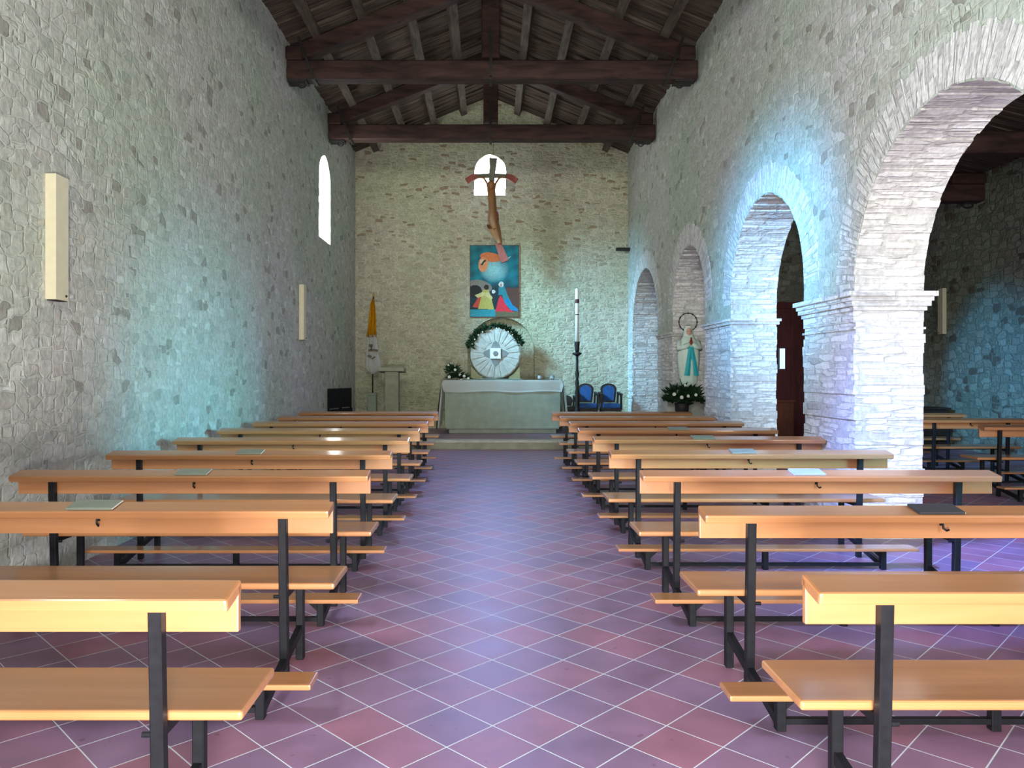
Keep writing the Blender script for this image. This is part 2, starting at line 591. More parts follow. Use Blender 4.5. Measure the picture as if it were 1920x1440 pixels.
# floor
bm = bmesh.new()
box(bm, XL - 0.3, XA + 0.3, Y0 - 0.4, YF + 0.3, -0.12, 0.0)
struct('floor', bm, M['floor'])
bm = bmesh.new()
box(bm, XL, XR, PL + 0.03, YF, 0.0, PLZ - 0.02)
struct('trim_1', bm, M['step_stone'], 'grey stone step in front of the altar')
bm = bmesh.new()
box(bm, XL, XR, PL, PL + 0.34, PLZ - 0.045, PLZ + 0.002)
struct('trim_2', bm, M['cut_stone'], 'pale stone nosing along the altar step')
bm = bmesh.new()
box(bm, XL, XR, PL + 0.34, YF, PLZ - 0.03, PLZ)
o = struct('trim_3', bm, M['floor'], 'tiled raised floor round the altar')

# left wall: lit slit window near the altar, two added glowing openings out of view
bm = bmesh.new()
slit = arched(14.35, 15.38, 4.1, 5.25, 10, 0.015)
added_slit0 = arched(1.6, 2.9, 4.1, 5.3, 10)
added_slit1 = arched(3.3, 4.1, 3.9, 4.9, 10)
plate(bm, [(Y0, 0), (YF + 0.3, 0), (YF + 0.3, ZW), (Y0, ZW)], [slit, added_slit0, added_slit1], lambda a, b, t: (XL - t, a, b), 0.5)
struct('wall_left', bm, M['stone_side'])
for i, (a, b, z0, zs) in enumerate(((14.3, 15.43, 4.05, 5.25), (1.55, 2.95, 4.05, 5.3), (3.25, 4.15, 3.85, 4.9))):  # last two panes are added out of view to light the arcade
    bm = bmesh.new()
    plate(bm, arched(a, b, z0, zs, 12), [], lambda p, q, t: (XL - 0.03 - t, p, q), 0.02)
    struct('window_%d' % (i + 1), bm, M['pane'], 'bright arched slit window in the left wall' if i == 0 else None)

# far wall
bm = bmesh.new()
win = arched(-0.385, 0.36, 5.78, 6.38, 12, 0.012)
niche = arched(-0.55, 1.05, PLZ, 2.05, 18, 0.006)
slope = (ZR - ZW) / 3.27
plate(bm, [(XL - 0.3, 0), (XR2 + 0.05, 0), (XR2 + 0.05, ZW), (0.02, ZR + 0.12), (XL - 0.3, ZW)], [win, niche],
      lambda a, b, t: (a, YF + t, b), 0.45)
struct('wall_back', bm, M['stone_far'])
bm = bmesh.new()
box(bm, -1.0, 1.2, YF + 0.26, YF + 0.40, 0, 3.1)
struct('trim_4', bm, M['stone_far'], 'rough back of the shallow niche behind the stone disc')
bm = bmesh.new()
plate(bm, arched(-0.42, 0.40, 5.75, 6.40, 12), [], lambda a, b, t: (a, YF + 0.06 + t, b), 0.02)
struct('window_4', bm, M['pane'], 'bright arched window high in the far wall')

# arcade wall with its round arches and piers
ARCH = [(0.4, 3.05, 2.24, 2.24), (4.23, 6.87, 2.24, 2.24), (7.98, 10.41, 2.24, 2.44), (11.66, 13.72, 2.26, 2.60),
        (14.95, 17.60, 2.26, 2.42)]
IMP = 2.24


def arc_pts(a, b, zs, jag=True):
    c, r = (a + b) / 2, (b - a) / 2
    nb = int(PI * r / 0.075)
    pts = [(a, IMP, 0.0), (a, zs, zs - IMP)] if zs > IMP + 0.01 else [(a, IMP, 0.0)]
    s0 = zs - IMP
    for k in range(nb):
        j = random.uniform(-0.014, 0.010) if jag else 0
        for e in (0.04, 0.96):
            t = PI * (k + e) / nb
            pts.append((c - (r + j) * math.cos(t), zs + (r + j) * math.sin(t), s0 + r * t))
    if zs > IMP + 0.01:
        pts.append((b, zs, s0 + PI * r))
    pts.append((b, IMP, 2 * s0 + PI * r))
    return pts


bm = bmesh.new()
uvl = bm.loops.layers.uv.new('UVMap')
ARCS = [arc_pts(a, b, zs) for a, b, zi, zs in ARCH]
outline = [(Y0, IMP)]
for A in ARCS:
    outline += [(p[0], p[1]) for p in A]
outline += [(YF + 0.2, IMP), (YF + 0.2, ZW + 0.1), (Y0, ZW + 0.1)]
tris = tessellate_polygon([[Vector((a, b, 0)) for a, b in outline]])
fr = [bm.verts.new((XR, a, b)) for a, b in outline]
bk = [bm.verts.new((XR2, a, b)) for a, b in outline]
for t in tris:
    bm.faces.new([fr[i] for i in t])
    bm.faces.new([bk[i] for i in reversed(t)])
n = len(outline)
slen = [0.0] * n
i = 1
for A in ARCS:
    for p in A:
        slen[i] = p[2]
        i += 1
for k in range(n):
    k2 = (k + 1) % n
    f = bm.faces.new((fr[k], fr[k2], bk[k2], bk[k]))
    f.material_index = 1
    uv = [(XR, slen[k] + IMP), (XR, slen[k2] + IMP), (XR2, slen[k2] + IMP), (XR2, slen[k] + IMP)]
    for lp, q in zip(f.loops, uv):
        lp[uvl].uv = q
bmesh.ops.recalc_face_normals(bm, faces=bm.faces)
# piers laid in ragged courses under the springing
piers = [(Y0, 0.4), (3.05, 4.23), (6.87, 7.98), (10.41, 11.66), (13.72, 14.95), (17.60, YF + 0.2)]


def pier_box(bm, uvl, x0, x1, y0, y1, z0, z1, mi=1):
    vs = box(bm, x0, x1, y0, y1, z0, z1)
    for f in set(f for v in vs for f in v.link_faces):
        f.material_index = mi
        nrm = f.normal if f.normal.length else Vector((0, 0, 1))
        f.normal_update()
        nrm = f.normal
        for lp in f.loops:
            c = lp.vert.co
            if abs(nrm.x) > 0.5:
                lp[uvl].uv = (c.y, c.z)
            elif abs(nrm.y) > 0.5:
                lp[uvl].uv = (c.x + 5.3, c.z)
            else:
                lp[uvl].uv = (c.x, c.y)


for a, b in piers:
    z = 0.0
    while z < IMP - 0.001:
        h = min(random.uniform(0.07, 0.12), IMP - z)
        j = [random.uniform(-0.012, 0.012) for _ in range(4)]
        pier_box(bm, uvl, XR + j[0], XR2 + j[1], a + (j[2] if a > 0 else 0), b + (j[3] if b < 18 else 0), z, z + h)
        z += h
me_o = obj('wall_right', bm, [M['stone_side'], M['brick']])
me_o['kind'] = 'structure'

# thin radial voussoirs framing every arch on the nave side
for i, ((a, b, zi, zs), A) in enumerate(zip(ARCH, ARCS)):
    bm = bmesh.new()
    uvl = bm.loops.layers.uv.new('UVMap')
    c, r = (a + b) / 2, (b - a) / 2
    nb = int(PI * r / 0.075)
    for k in range(nb):
        t0, t1 = PI * k / nb, PI * (k + 1) / nb
        wd = 0.36 + random.uniform(-0.03, 0.03)
        out = 0.004 + random.uniform(-0.002, 0.003)
        vs = []
        for x in (XR - out, XR + 0.01):
            for (tt, rr) in ((t0, r + 0.012), (t1 - 0.004, r + 0.012), (t1 - 0.004, r + wd), (t0, r + wd)):
                vs.append(bm.verts.new((x, c - rr * math.cos(tt), zs + rr * math.sin(tt))))
        for f in ((3, 2, 1, 0), (4, 5, 6, 7), (0, 1, 5, 4), (1, 2, 6, 5), (2, 3, 7, 6), (3, 0, 4, 7)):
            fc = bm.faces.new([vs[q] for q in f])
            for lp in fc.loops:
                q = vs.index(lp.vert) % 4
                lp[uvl].uv = ((0 if q in (0, 1) else wd) + k * 0.21, r * (t0 if q in (0, 3) else t1) * 1.0)
    struct('trim_%d' % (5 + i), bm, M['brick'], None)

# impost mouldings on the piers
ti = 10
for (a, b), prof in zip(piers[1:5], ([(0.075, 2.235, 2.265), (0.055, 2.20, 2.235), (0.032, 2.165, 2.20), (0.012, 2.12, 2.165), (0.02, 1.93, 1.95)],
                                     [(0.085, 2.195, 2.24), (0.06, 2.155, 2.195), (0.045, 2.11, 2.155), (0.02, 2.07, 2.11), (0.012, 1.90, 1.92)],
                                     [(0.05, 2.215, 2.25), (0.03, 2.17, 2.215)], [(0.05, 2.215, 2.25), (0.03, 2.17, 2.215)])):
    bm = bmesh.new()
    uvl = bm.loops.layers.uv.new('UVMap')
    for out, z0, z1 in prof:
        pier_box(bm, uvl, XR - out, XR2 + out, a - out, b + out, z0, z1, 0)
    struct('trim_%d' % ti, bm, M['brick'], 'moulded stone impost band round a pier')
    ti += 1

# entrance wall behind the camera
bm = bmesh.new()
plate(bm, [(XL - 0.3, 0), (XA + 0.3, 0), (XA + 0.3, 5.6), (XR2, ZW + 0.1), (0, ZR + 0.12), (XL - 0.3, ZW)],
      [arched(-0.9, 1.1, 0.001, 2.3, 10), arched(4.3, 6.1, 1.5, 3.4, 10)], lambda a, b, t: (a, Y0 - t, b), 0.4)  # second opening is added for the pier lamp
struct('wall_front', bm, M['stone_side'])

# side aisle
bm = bmesh.new()
plate(bm, [(Y0, 0), (YF + 0.3, 0), (YF + 0.3, 5.5), (Y0, 5.5)],
      [arched(2.0, 4.0, 0.001, 2.0, 10)], lambda a, b, t: (XA + t, a, b), 0.45)  # unseen opening added for the teal lamp
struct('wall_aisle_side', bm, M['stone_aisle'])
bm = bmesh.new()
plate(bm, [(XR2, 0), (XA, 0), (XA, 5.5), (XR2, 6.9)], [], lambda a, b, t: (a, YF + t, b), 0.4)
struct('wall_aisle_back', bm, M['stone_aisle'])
bm = bmesh.new()
for k in range(130):
    y = Y0 + k * 0.15
    j = random.uniform(0, 0.03)
    vs = [(XR2 - 0.1, y, 6.72 - j), (XA + 0.4, y, 5.20 - j), (XA + 0.4, y + 0.14, 5.20 - j), (XR2 - 0.1, y + 0.14, 6.72 - j)]
    up = [bm.verts.new((p[0], p[1], p[2] + 0.05 + j)) for p in vs]
    dn = [bm.verts.new(p) for p in vs]
    bm.faces.new(dn)
    bm.faces.new(up[::-1])
    for q in range(4):
        bm.faces.new((dn[q], dn[(q + 1) % 4], up[(q + 1) % 4], up[q]))
vs = [bm.verts.new(p) for p in ((XR2 - 0.1, Y0 - 0.4, 6.79), (XA + 0.4, Y0 - 0.4, 5.27), (XA + 0.4, YF + 0.4, 5.27), (XR2 - 0.1, YF + 0.4, 6.79))]
bm.faces.new(vs)
struct('ceiling_aisle', bm, M['plank'])

# nave roof boarding: planks running from eaves to ridge, uneven, with a closed deck above
bm = bmesh.new()
RX = 3.75


def roofz(x):
    return ZR - (ZR - ZW) * abs(x) / 3.27


for s in (-1, 1):
    y = Y0 - 0.3
    while y < YF + 0.1:
        wd = random.uniform(0.10, 0.16)
        j = random.choice((0, 0, 0.012, 0.03, 0.04))
        a, b = (0.0, roofz(0) - j), (s * RX, roofz(RX) - j)
        pts = [(a[0], y, a[1]), (b[0], y, b[1]), (b[0], y + wd, b[1]), (a[0], y + wd, a[1])]
        dn = [bm.verts.new(p) for p in pts]
        up = [bm.verts.new((p[0], p[1], p[2] + 0.06 + j)) for p in pts]
        bm.faces.new(dn)
        bm.faces.new(up[::-1])
        for q in range(4):
            bm.faces.new((dn[q], dn[(q + 1) % 4], up[(q + 1) % 4], up[q]))
        y += wd + random.choice((0.004, 0.01, 0.02))
    bm.faces.new([bm.verts.new(p) for p in ((0, Y0 - 0.4, roofz(0) + 0.1), (s * RX, Y0 - 0.4, roofz(RX) + 0.1),
                                            (s * RX, YF + 0.5, roofz(RX) + 0.1), (0, YF + 0.5, roofz(0) + 0.1))])
struct('ceiling', bm, M['plank'])

# purlins
words = ['nearest the ridge', 'second down from the ridge', 'third down from the ridge', 'lowest, just above the wall']
for s, side in ((-1, 'left'), (1, 'right')):
    for k, x in enumerate((0.67, 1.36, 2.06, 2.78)):
        bm = bmesh.new()
        ang = s * math.atan(slope)
        mx = Matrix.Translation((s * x, 0, roofz(x) - 0.105)) @ Matrix.Rotation(ang, 4, 'Y')
        y = Y0
        while y < YF - 0.1:
            y2 = min(y + random.uniform(2.6, 3.4), YF)
            j = random.uniform(-0.01, 0.01)
            box(bm, -0.075 + j, 0.075 + j, y, y2, -0.095, 0.06, mx)
            y = y2
        tag(obj('roof_purlin', bm, M['beam_y']), 'long grey-brown timber purlin on the %s roof slope, %s' % (side, words[k]),
            'beam', 'purlins under the nave roof')
bm = bmesh.new()
box(bm, -0.10, 0.10, Y0, YF, ZR - 0.2, ZR - 0.02)
tag(obj('ridge_beam', bm, M['beam']), 'dark timber ridge beam along the top of the roof', 'beam')


def truss(Y, label, zb=6.16):
    t = thing('roof_truss', label, 'roof truss', (0, Y, zb), 0, 'dark timber trusses across the nave')
    h = 0.30
    bm = bmesh.new()
    box(bm, XL + 0.02, XR - 0.02, -0.13, 0.13, 0, h)
    bevel(bm, 0.018, 1)
    obj('tie_beam', bm, M['beam'], t)
    for s in (-1, 1):
        bm = bmesh.new()
        xe = 3.15 * s
        bar(bm, (xe, 0, h + 0.10), (0.10 * s, 0, roofz(0.1) - zb - 0.36), 0.22, 0.25, (0, 0, 1))
        bevel(bm, 0.015, 1)
        obj('rafter', bm, M['beam'], t)
        bm = bmesh.new()
        box(bm, min(s * 2.98, s * 3.24), max(s * 2.98, s * 3.24), -0.15, 0.15, h, h + 0.22)
        bevel(bm, 0.02, 1)
        obj('heel_block', bm, M['beam'], t)
        bm = bmesh.new()
        for yy in (-0.15, 0.15):
            bar(bm, (s * 3.04, yy, h + 0.34), (s * 2.78, yy, -0.02), 0.04, 0.05, (0, 1, 0))
        bar(bm, (s * 2.80, -0.16, -0.012), (s * 2.80, 0.16, -0.012), 0.05, 0.02)
        obj('iron_strap', bm, M['iron'], t)
        bm = bmesh.new()
        box(bm, min(s * 2.92, s * 3.22), max(s * 2.92, s * 3.22), -0.12, 0.12, -0.035, 0.0)
        pts = [(s * 3.0 + 0.055 * math.cos(a), -0.06, -0.075 + 0.045 * math.sin(a)) for a in [2 * PI * k / 12 for k in range(13)]]
        tube(bm, pts, 0.014, 6)
        obj('iron_anchor', bm, M['iron'], t)
    bm = bmesh.new()
    box(bm, -0.145, 0.145, -0.13, 0.13, h + 0.04, ZR - zb - 0.06)
    bevel(bm, 0.02, 1)
    obj('king_post', bm, M['beam'], t)
    bm = bmesh.new()
    box(bm, -0.022, 0.022, -0.165, -0.13, 0.03, h + 0.5)
    box(bm, -0.022, 0.022, -0.165, 0.15, -0.02, 0.0)
    obj('post_strap', bm, M['iron'], t)
    return t


t1 = truss(12.1, 'heavy dark red-brown timber roof truss nearer the camera')
dup(t1, (0, 15.2, 6.16), 'dark timber roof truss nearer the altar wall')
dup(t1, (0, 9.0, 6.16), 'dark timber roof truss closest to the entrance')

# aisle tie beams
for Y, lb in ((14.35, 'dark aisle roof beam whose end sits on the aisle wall'), (11.25, 'reddish aisle roof beam seen through the largest arch')):
    t = thing('aisle_beam', lb, 'beam', (0, Y, 4.74), 0, 'tie beams over the side aisle')
    bm = bmesh.new()
    box(bm, XR2, XA - 0.01, -0.14, 0.14, 0.0, 0.32)
    bevel(bm, 0.02, 1)
    obj('tie_beam', bm, M['beam'], t)
    bm = bmesh.new()
    box(bm, XA - 0.65, XA - 0.01, -0.18, 0.18, 0.32, 0.52)
    bevel(bm, 0.02, 1)
    obj('heel_block', bm, M['beam'], t)
    bm = bmesh.new()
    pts = [(XA - 0.3 + 0.10 * math.cos(a), -0.06, -0.07 + 0.05 * math.sin(a)) for a in [2 * PI * k / 12 for k in range(13)]]
    tube(bm, pts, 0.018, 6)
    obj('iron_ring', bm, M['iron'], t)

# ------------------------------------------------------------------ pews
def make_pew(Lg, label, loc, group):
    h = Lg / 2
    fx = h - 0.235
    t = thing('kneeler_pew', label, 'pew', loc, 0, group)
    bm = bmesh.new()
    mx = Matrix.Translation((0, -0.033, 0.845)) @ Matrix.Rotation(math.radians(11), 4, 'X')
    box(bm, -h, h, -0.068, 0.068, -0.022, 0.018, mx)
    bevel(bm, 0.009, 2)
    obj('book_shelf', bm, M['pew'], t)
    bm = bmesh.new()
    box(bm, -h, h, 0.0, 0.024, 0.724, 0.862)
    bevel(bm, 0.004, 2)
    obj('backrest', bm, M['pew'], t)
    bm = bmesh.new()
    box(bm, -h, h, 0.035, 0.385, 0.44, 0.472)
    bevel(bm, 0.012, 3)
    obj('seat', bm, M['pew'], t)
    bm = bmesh.new()
    box(bm, -h, h, -0.455, -0.305, 0.152, 0.176)
    bevel(bm, 0.007, 2)
    obj('kneeler', bm, M['pew'], t)
    for s in (-1, 1):
        bm = bmesh.new()
        bar(bm, (s * fx, 0.008, 0), (s * fx, -0.024, 0.824), 0.04, 0.04, (0, 1, 0))
        bevel(bm, 0.004, 1)
        obj('post', bm, M['black_metal'], t)
        bm = bmesh.new()
        box(bm, s * fx - 0.02, s * fx + 0.02, 0.29, 0.33, 0, 0.44)
        bevel(bm, 0.004, 1)
        obj('leg', bm, M['black_metal'], t)
        bm = bmesh.new()
        bar(bm, (s * fx, 0.30, 0.165), (s * fx, -0.36, 0.035), 0.03, 0.04)
        obj('brace', bm, M['black_metal'], t)
        bm = bmesh.new()
        box(bm, s * fx - 0.015, s * fx + 0.015, 0.02, 0.37, 0.41, 0.44)
        obj('seat_bearer', bm, M['black_metal'], t)
        bm = bmesh.new()
        tube(bm, [(s * fx - s * 0.02, -0.006, 0.42), (s * fx - s * 0.05, -0.006, 0.42)], 0.009, 8)
        obj('bolt', bm, M['black_metal'], t)
        bm = bmesh.new()
        tri = [(s * (fx + 0.02), 0.15), (s * (fx - 0.09), 0.15), (s * (fx + 0.0), 0.07), (s * (fx + 0.02), 0.07)]
        f0 = [bm.verts.new((x, -0.385, z)) for x, z in tri]
        f1 = [bm.verts.new((x, -0.365, z)) for x, z in tri]
        bm.faces.new(f0)
        bm.faces.new(f1[::-1])
        for q in range(4):
            bm.faces.new((f0[q], f0[(q + 1) % 4], f1[(q + 1) % 4], f1[q]))
        obj('bracket', bm, M['black_metal'], t)
    for x in (-fx, 0, fx):
        bm = bmesh.new()
        box(bm, x - 0.02, x + 0.02, -0.395, -0.355, 0, 0.152)
        bevel(bm, 0.003, 1)
        obj('kneeler_leg', bm, M['black_metal'], t)
    bm = bmesh.new()
    box(bm, -fx, fx, -0.388, -0.362, 0.028, 0.052)
    obj('rail', bm, M['black_metal'], t)
    bm = bmesh.new()
    box(bm, -fx, fx, 0.20, 0.23, 0.415, 0.44)
    obj('seat_bearer', bm, M['black_metal'], t)
    bm = bmesh.new()
    tube(bm, [(0.0, -0.001, 0.81), (0.0, -0.016, 0.80), (0.0, -0.018, 0.775), (0.012, -0.024, 0.765), (0.016, -0.036, 0.772)], 0.005, 8)
    box(bm, -0.008, 0.008, -0.006, 0.0, 0.785, 0.815)
    obj('bag_hook', bm, M['black_metal'], t)
    return t


PL_D = [2.27, 3.67, 4.88, 6.12, 7.38, 8.62, 9.86, 11.1, 12.4]
PL_X = [0.756, 0.765, 0.775, 0.795, 0.79, 0.806, 0.812, 0.83, 0.86]
ordn = ['nearest the camera', 'second row from the camera', 'third row from the camera', 'fourth row from the camera',
        'fifth row from the camera', 'sixth row from the camera', 'seventh row from the camera', 'eighth row from the camera',
        'last row, nearest the altar']
proto = None
GL, GR, GA = 'pews left of the nave aisle', 'pews right of the nave aisle', 'pews in the side aisle'
for i, (d, x) in enumerate(zip(PL_D, PL_X)):
    lb = 'varnished wooden pew with kneeler on the left side, ' + ordn[i]
    p = (-(x + 1.135), d, 0)
    if proto is None:
        proto = make_pew(2.27, lb, p, GL)
    else:
        dup(proto, p, lb)
PR_D = [2.34, 3.56, 4.88, 6.17, 7.50, 8.70, 9.93, 11.13, 12.35]
PR_X = [0.972, 0.982, 0.962, 0.965, 1.01, 1.0, 1.025, 1.01, 1.0]
for i, (d, x) in enumerate(zip(PR_D, PR_X)):
    lb = 'varnished wooden pew with kneeler on the right side, ' + ordn[i]
    dup(proto, (x + 1.135, d, 0), lb, group=GR)
aw = ['its right half cut off by the frame', 'its far end just inside the frame', 'third one back', 'farthest back in the aisle']
ap = make_pew(1.50, 'short varnished pew in the side aisle, ' + aw[0], (6.70, 9.22, 0), GA)
for d, lb in zip((10.58, 11.95, 13.3), aw[1:]):
    dup(ap, (6.70, d, 0), 'short varnished pew in the side aisle, ' + lb)


def booklet(x, y, wd, mat, label, grp=None, rz=0.0, thick=0.012):
    """A hymn booklet lying on the sloping shelf of the pew whose backrest stands at depth y."""
    t = thing('booklet', label, 'booklet', (x, y - 0.038, 0.8635), 0, 'booklets left on the pew shelves')
    t.rotation_euler = (math.radians(11), 0, rz)
    bm = bmesh.new()
    box(bm, -wd / 2, wd / 2, -0.055, 0.055, 0.0, thick)
    bevel(bm, 0.002, 1)
    obj('cover', bm, mat, t)
    bm = bmesh.new()
    box(bm, -wd / 2 + 0.004, wd / 2 + 0.002, -0.053, 0.0555, 0.003, thick - 0.003)
    obj('pages', bm, M['cloth'], t)
    return t


LS, RS = 'left pew shelf in the ', 'right pew shelf in the '
booklet(-1.90, PL_D[1], 0.22, M['paper'], 'grey-green booklet on the ' + LS + 'second row')
booklet(-1.90, PL_D[2], 0.20, M['paper'], 'grey-green booklet on the ' + LS + 'third row')
booklet(-1.93, PL_D[3], 0.20, M['paper'], 'grey-green booklet on the ' + LS + 'fourth row')
booklet(2.07, PR_D[1], 0.21, M['paper_dark'], 'dark booklet on the ' + RS + 'second row')
booklet(2.02, PR_D[2], 0.20, M['paper_blue'], 'pale blue booklet on the ' + RS + 'third row')
booklet(2.04, PR_D[3], 0.20, M['paper'], 'grey-green booklet on the ' + RS + 'fourth row')
booklet(2.09, PR_D[4], 0.22, M['paper'], 'grey-green booklet on the ' + RS + 'fifth row')
booklet(2.14, PR_D[5], 0.22, M['paper'], 'grey-green booklet on the ' + RS + 'sixth row')

# ------------------------------------------------------------------ altar
AY = 16.6
ax0, ax1 = W(832, 0, AY).x, W(1049, 0, AY).x
axc, aw2 = (ax0 + ax1) / 2, (ax1 - ax0) / 2
az = W(0, 713, AY).z - PLZ
t = thing('altar', 'grey-green stone block altar under a white cloth', 'altar', (axc, AY, PLZ))
bm = bmesh.new()
box(bm, -aw2, aw2, 0, 0.85, 0.14, az)
bevel(bm, 0.012, 2)
obj('altar_block', bm, M['altar_stone'], t)
bm = bmesh.new()
box(bm, -aw2 + 0.09, aw2 - 0.09, 0.05, 0.80, 0.0, 0.14)
bevel(bm, 0.01, 1)
obj('plinth', bm, M['altar_stone'], t)
bm = bmesh.new()
box(bm, -aw2 + 0.03, aw2 - 0.03, -0.015, 0.865, 0.10, 0.155)
bevel(bm, 0.01, 1)
obj('moulding', bm, M['altar_stone'], t)

# altar cloth: one draped sheet
def cloth_mesh():
    bm = bmesh.new()
    nu, nv = 90, 30
    hx, T = aw2 + 0.03, az + 0.006
    side = 1.02
    front = 0.26
    def pt(u, v):
        # u along x from -(hx+side) to hx+side, v from front hem (0) to back hem (1)
        L0 = hx + side
        s = -L0 + 2 * L0 * u
        f = -front + (0.88 + 2 * front - 0.1) * v
        over_x = max(0.0, abs(s) - hx)
        sg = 1 if s > 0 else -1
        if over_x > 0:
            x = sg * (hx + 0.03 + 0.035 * math.sin(f * 14 + sg) * min(1, over_x * 3) + 0.09 * min(1, over_x))
            z = T - over_x
            y = f
            if f < 0:
                y = f * 0.35 - 0.01
                z -= -f * 0.25
            y = max(-0.06, y) if f < 0 else y
        else:
            x, y, z = s, f, T
            if f < 0:
                y = -0.025 - 0.01 * math.sin(s * 9)
                z = T + f * (1.0 + 0.05 * math.sin(s * 5))
            if f > 0.88:
                y = 0.90
                z = T - (f - 0.88)
        return (x, y, z)
    g = [[bm.verts.new(pt(i / nu, j / nv)) for i in range(nu + 1)] for j in range(nv + 1)]
    for j in range(nv):
        for i in range(nu):
            bm.faces.new((g[j][i], g[j][i + 1], g[j + 1][i + 1], g[j + 1][i]))
    bmesh.ops.solidify(bm, geom=list(bm.faces), thickness=0.004)
    return bm


tag(obj('altar_cloth', cloth_mesh(), M['cloth'], None, True, (axc, AY, PLZ)),
    'white altar cloth hanging down both ends of the altar', 'cloth')

# two small glass bowls on the altar
for i, (px, lb) in enumerate(((1010, 'small clear glass candle cup on the altar, farther from its right end'),
                              (1034, 'small clear glass candle cup near the right end of the altar'))):
    p = W(px, 712, AY + 0.3)
    t = thing('glass_cup', lb, 'glass', (p.x, AY + 0.3, PLZ + az + 0.012), 0, 'glass cups on the altar')
    bm = bmesh.new()
    lathe(bm, [(0.025, 0), (0.045, 0.02), (0.055, 0.05), (0.045, 0.085), (0.04, 0.09)], 14)
    obj('bowl', bm, M['glass'], t, True)
    bm = bmesh.new()
    lathe(bm, [(0.028, 0.01), (0.032, 0.05), (0.02, 0.055)], 12)
    obj('candle', bm, M['wax'], t, True)


# ------------------------------------------------------------------ flowers
def leaves(bm, n, c, rx, ry, rz, ln, wd, seed, up=0.3):
    rnd = random.Random(seed)
    for _ in range(n):
        a = rnd.uniform(0, 2 * PI)
        e = rnd.uniform(-0.5, 1.2)
        rr = rnd.uniform(0.15, 1)
        base = Vector(c) + Vector((math.cos(a) * rx * rr * math.cos(e), math.sin(a) * ry * rr, math.sin(e) * rz * rr))
        d = Vector((math.cos(a), math.sin(a) * 0.7, rnd.uniform(-0.5, 1.0) + up)).normalized()
        s = d.cross(Vector((rnd.uniform(-1, 1), rnd.uniform(-1, 1), rnd.uniform(-1, 1)))).normalized()
        nn = d.cross(s)
        l = ln * rnd.uniform(0.6, 1.2)
        w_ = wd * rnd.uniform(0.6, 1.2)
        p = [base, base + d * l * 0.35 + s * w_ + nn * 0.1 * l, base + d * l, base + d * l * 0.35 - s * w_ + nn * 0.1 * l]
        mid = base + d * l * 0.45
        v = [bm.verts.new(q) for q in p]
        m_ = bm.verts.new(mid)
        for k in range(4):
            bm.faces.new((v[k], v[(k + 1) % 4], m_))


def flower(parent, c, r, seed):
    bm = bmesh.new()
    rnd = random.Random(seed)
    for ring, (k, tilt, rr) in enumerate(((7, 0.5, 1.0), (5, 1.0, 0.7))):
        for q in range(k):
            a = 2 * PI * q / k + ring
            d = Vector((math.cos(a) * math.cos(tilt), -math.sin(tilt), math.sin(a) * math.cos(tilt)))
            s = Vector((-math.sin(a), 0, math.cos(a)))
            b0 = Vector(c)
            v = [bm.verts.new(b0), bm.verts.new(b0 + d * r * rr * 0.6 + s * r * 0.33), bm.verts.new(b0 + d * r * rr),
                 bm.verts.new(b0 + d * r * rr * 0.6 - s * r * 0.33)]
            bm.faces.new(v)
    ball(bm, Vector(c) + Vector((0, -r * 0.3, 0)), r * 0.4, u=8, v=6)
    return obj('flower', bm, M['petal'], parent)


def flower_set(name, label, cat, origin, sprays, flowers, stems, seed, leafn=(0.11, 0.022)):
    t = thing(name, label, cat, origin)
    bm = bmesh.new()
    for i, (c, rx, ry, rz, n_) in enumerate(sprays):
        leaves(bm, n_, c, rx, ry, rz, leafn[0], leafn[1], seed + i)
    obj('foliage', bm, M['leaf'], t)
    if stems:
        bm = bmesh.new()
        for a, b in stems:
            tube(bm, [a, (Vector(a) + Vector(b)) / 2 + Vector((0.01, 0, 0.02)), b], 0.006, 6)
        obj('stem', bm, M['leaf'], t)
    for i, (c, r) in enumerate(flowers):
        flower(t, c, r, seed * 7 + i)
    return t


s_ = AY / F
o0 = W(856, 712, AY + 0.25)
flower_set('flower_arrangement', 'dark green spray with white flowers on the left end of the altar', 'flowers',
           (o0.x, AY + 0.25, PLZ + az + 0.012),
           [((0.0, 0, 0.06), 0.22, 0.10, 0.07, 170), ((-0.10, 0, 0.18), 0.14, 0.08, 0.12, 120), ((0.14, 0, 0.04), 0.16, 0.08, 0.04, 50),
            ((-0.17, 0, 0.27), 0.06, 0.05, 0.07, 26)],
           [((-0.20, -0.03, 0.33), 0.035), ((-0.14, -0.04, 0.36), 0.03), ((-0.05, -0.09, 0.22), 0.04), ((-0.18, -0.10, 0.06), 0.045),
            ((0.05, -0.10, 0.11), 0.04), ((0.15, -0.10, 0.08), 0.04), ((0.24, -0.08, 0.03), 0.035), ((0.08, -0.11, 0.0), 0.03)],
           [((0, 0, 0.0), (-0.20, 0, 0.33)), ((0, 0, 0.0), (-0.12, 0, 0.25))], 11)

# ------------------------------------------------------------------ stone disc behind the altar
DY = 17.75
c = W(927, 663, DY)
r = 47.5 * DY / F
t = thing('stone_disc', 'round pale millstone standing upright behind the altar with a carved cross', 'sculpture', (c.x, DY, PLZ))
cz = c.z - PLZ
bm = bmesh.new()
n = 48
rings = []
for yy, rr in ((0.10, r - 0.01), (-0.09, r - 0.01), (-0.10, r - 0.03), (-0.10, r * 0.34)):
    rings.append([bm.verts.new((math.cos(2 * PI * k / n) * rr * (1 + 0.006 * math.sin(k * 2.3)), yy, cz + math.sin(2 * PI * k / n) * rr)) for k in range(n)])
for a, b in zip(rings, rings[1:]):
    for k in range(n):
        bm.faces.new((a[k], a[(k + 1) % n], b[(k + 1) % n], b[k]))
bm.faces.new(rings[0])
bm.faces.new(rings[-1][::-1])
obj('disc', bm, M['cut_stone'], t)
bm = bmesh.new()
